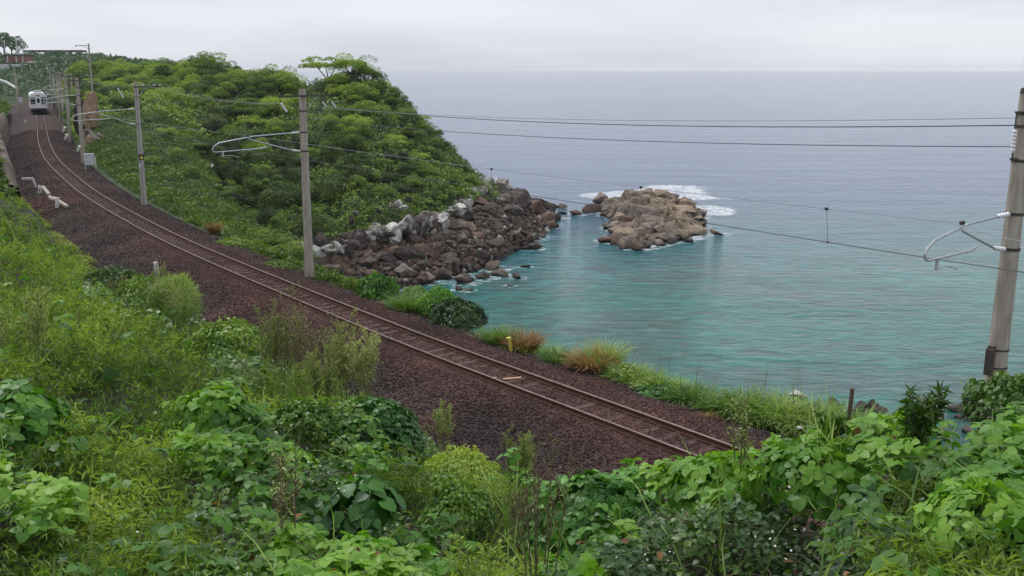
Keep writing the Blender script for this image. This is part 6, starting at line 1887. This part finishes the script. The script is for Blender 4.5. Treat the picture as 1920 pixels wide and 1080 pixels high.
rows_of('trees on the upper headland slope', 'tree', '', [(170, 'high on the upper headland slope'), (215, 'midway up the upper headland slope'), (9999, 'low on the upper headland slope')], SEC)
rows_of('trees on the middle of the headland slope', 'tree', '', [(245, 'high on the middle headland slope'), (300, 'halfway on the middle headland slope'), (9999, 'low on the middle headland slope')], SEC)
rows_of('trees just above the pale rocks', 'dark tree', '', [(380, 'above the pale rocks'), (9999, 'just above the pale rocks')], SEC)
rows_of('shrubs on the headland skyline', 'small shrub', '', [(9999, 'on the headland skyline')], SEC)
rows_of('bushes on the grassy slope', 'grassy slope bush', '', [(270, 'in the top row'), (320, 'in the second row'), (370, 'in the third row'), (420, 'in the fourth row'), (9999, 'in the lowest row')], [(220, 'near the cabinet'), (262, 'left of the sign pole'), (310, 'past the sign pole'), (335, 'a little past it'), (360, 'halfway to the valley'), (400, 'near the dead bush'), (9999, 'before the valley')])
rows_of('trees above the far cutting', 'bushy tree', '', [(165, 'in the back row'), (185, 'in the middle row'), (9999, 'in the front row')], [(120, 'above the cutting by the train'), (165, 'left of the earth pillar'), (200, 'by the earth pillar'), (240, 'above the grassy slope'), (9999, 'behind the sign pole')])
rows_of('hazy trees on the far hill', 'hazy tree', '', [(110, 'on the far hill crest'), (9999, 'below the far hill crest')], [(90, 'above the train'), (170, 'left of the tall mast'), (9999, 'right of the tall mast')])
BB = [(400, 'in the top row'), (425, 'in the second row'), (450, 'in the third row'), (475, 'in the fourth row'), (500, 'in the fifth row'), (9999, 'in the lowest row')]
BS = [(660, 'by the middle pole'), (740, 'right of the middle pole'), (800, 'before the middle of the shore'), (860, 'past the middle of the shore'), (920, 'below the cliff rock'), (9999, 'near the headland tip')]
rows_of('brown boulders below the headland', 'brown boulder', '', BB, BS)
rows_of('rust red boulders below the headland', 'rust red boulder', '', BB, BS)
rows_of('dark boulders under the pale rocks', 'dark boulder', '', BB, BS)
rows_of('wet boulders at the water edge', 'wet boulder', 'at the edge of the rocky shore', [(9999, 'half in the water')], [(9999, '')])
rows_of('dark boulders at the foot of the near slope', 'shallows boulder', '', [(775, 'in the outer row'), (795, 'in the middle row'), (9999, 'in the inner row')], [(1760, 'left of the right pole'), (9999, 'by the right pole')])
rows_of('band of pale rocks at the foot of the wood', 'pale rock', '', [(9999, 'in the pale band below the wood')], [(640, 'by the middle pole'), (720, 'right of the middle pole'), (800, 'before mid shore'), (860, 'past mid shore'), (9999, 'by the headland tip')])
rows_of('pale rocks on the slope', 'tall pale outcrop', '', [(9999, 'showing through the greenery above the shore')], [(9999, '')])
rows_of('low grass clumps among the creepers', 'low grass clump', '', [(9999, 'on the seaward edge')], SEC)
rows_of('bent grass on the outer brink', 'bent grass clump', '', [(9999, 'on the outer brink of the verge')], [(1200, 'by the dry clumps'), (1330, 'left of the dead grass'), (1460, 'right of the dead grass'), (9999, 'by the wooden stake')])
rows_of('creeper cushions in the seaside grass', 'leafy cushion', '', [(9999, 'in the seaside grass')], [(9999, '')])
rows_of('rock faces of the far cutting', 'brown rock', '', [(9999, 'lining the right side of the far cutting')], [(9999, '')])

for o in COL.objects:
    if len(str(o.get('label', '')).split()) > 16: o['label'] = ' '.join(str(o['label']).replace(' of the ', ' ').replace(' the ', ' ').split()[:16])

# thin white wash where rocks meet the water
A_f = sea.data.attributes['foam']
fo = np.zeros(len(sea.data.vertices), np.float32); A_f.data.foreach_get('value', fo)
co = np.zeros(len(sea.data.vertices) * 3, np.float32); sea.data.vertices.foreach_get('co', co); co = co.reshape(-1, 3)
for o in list(COL.objects):
    if o.name.startswith(('boulder', 'sea_rock')):
        p_ = o.matrix_world.translation
        if abs(p_.z - SEA) > .9: continue
        k_ = np.where((np.abs(co[:, 0] - p_.x) < 4) & (np.abs(co[:, 1] - p_.y) < 4))[0]
        d_ = np.hypot(co[k_, 0] - p_.x, co[k_, 1] - p_.y) / (max(o.scale.x, o.scale.y) + .5)
        fo[k_] = np.maximum(fo[k_], (.50 if p_.y > 80 else .28) * sstep(1.35, .85, d_))
A_f.data.foreach_set('value', fo)
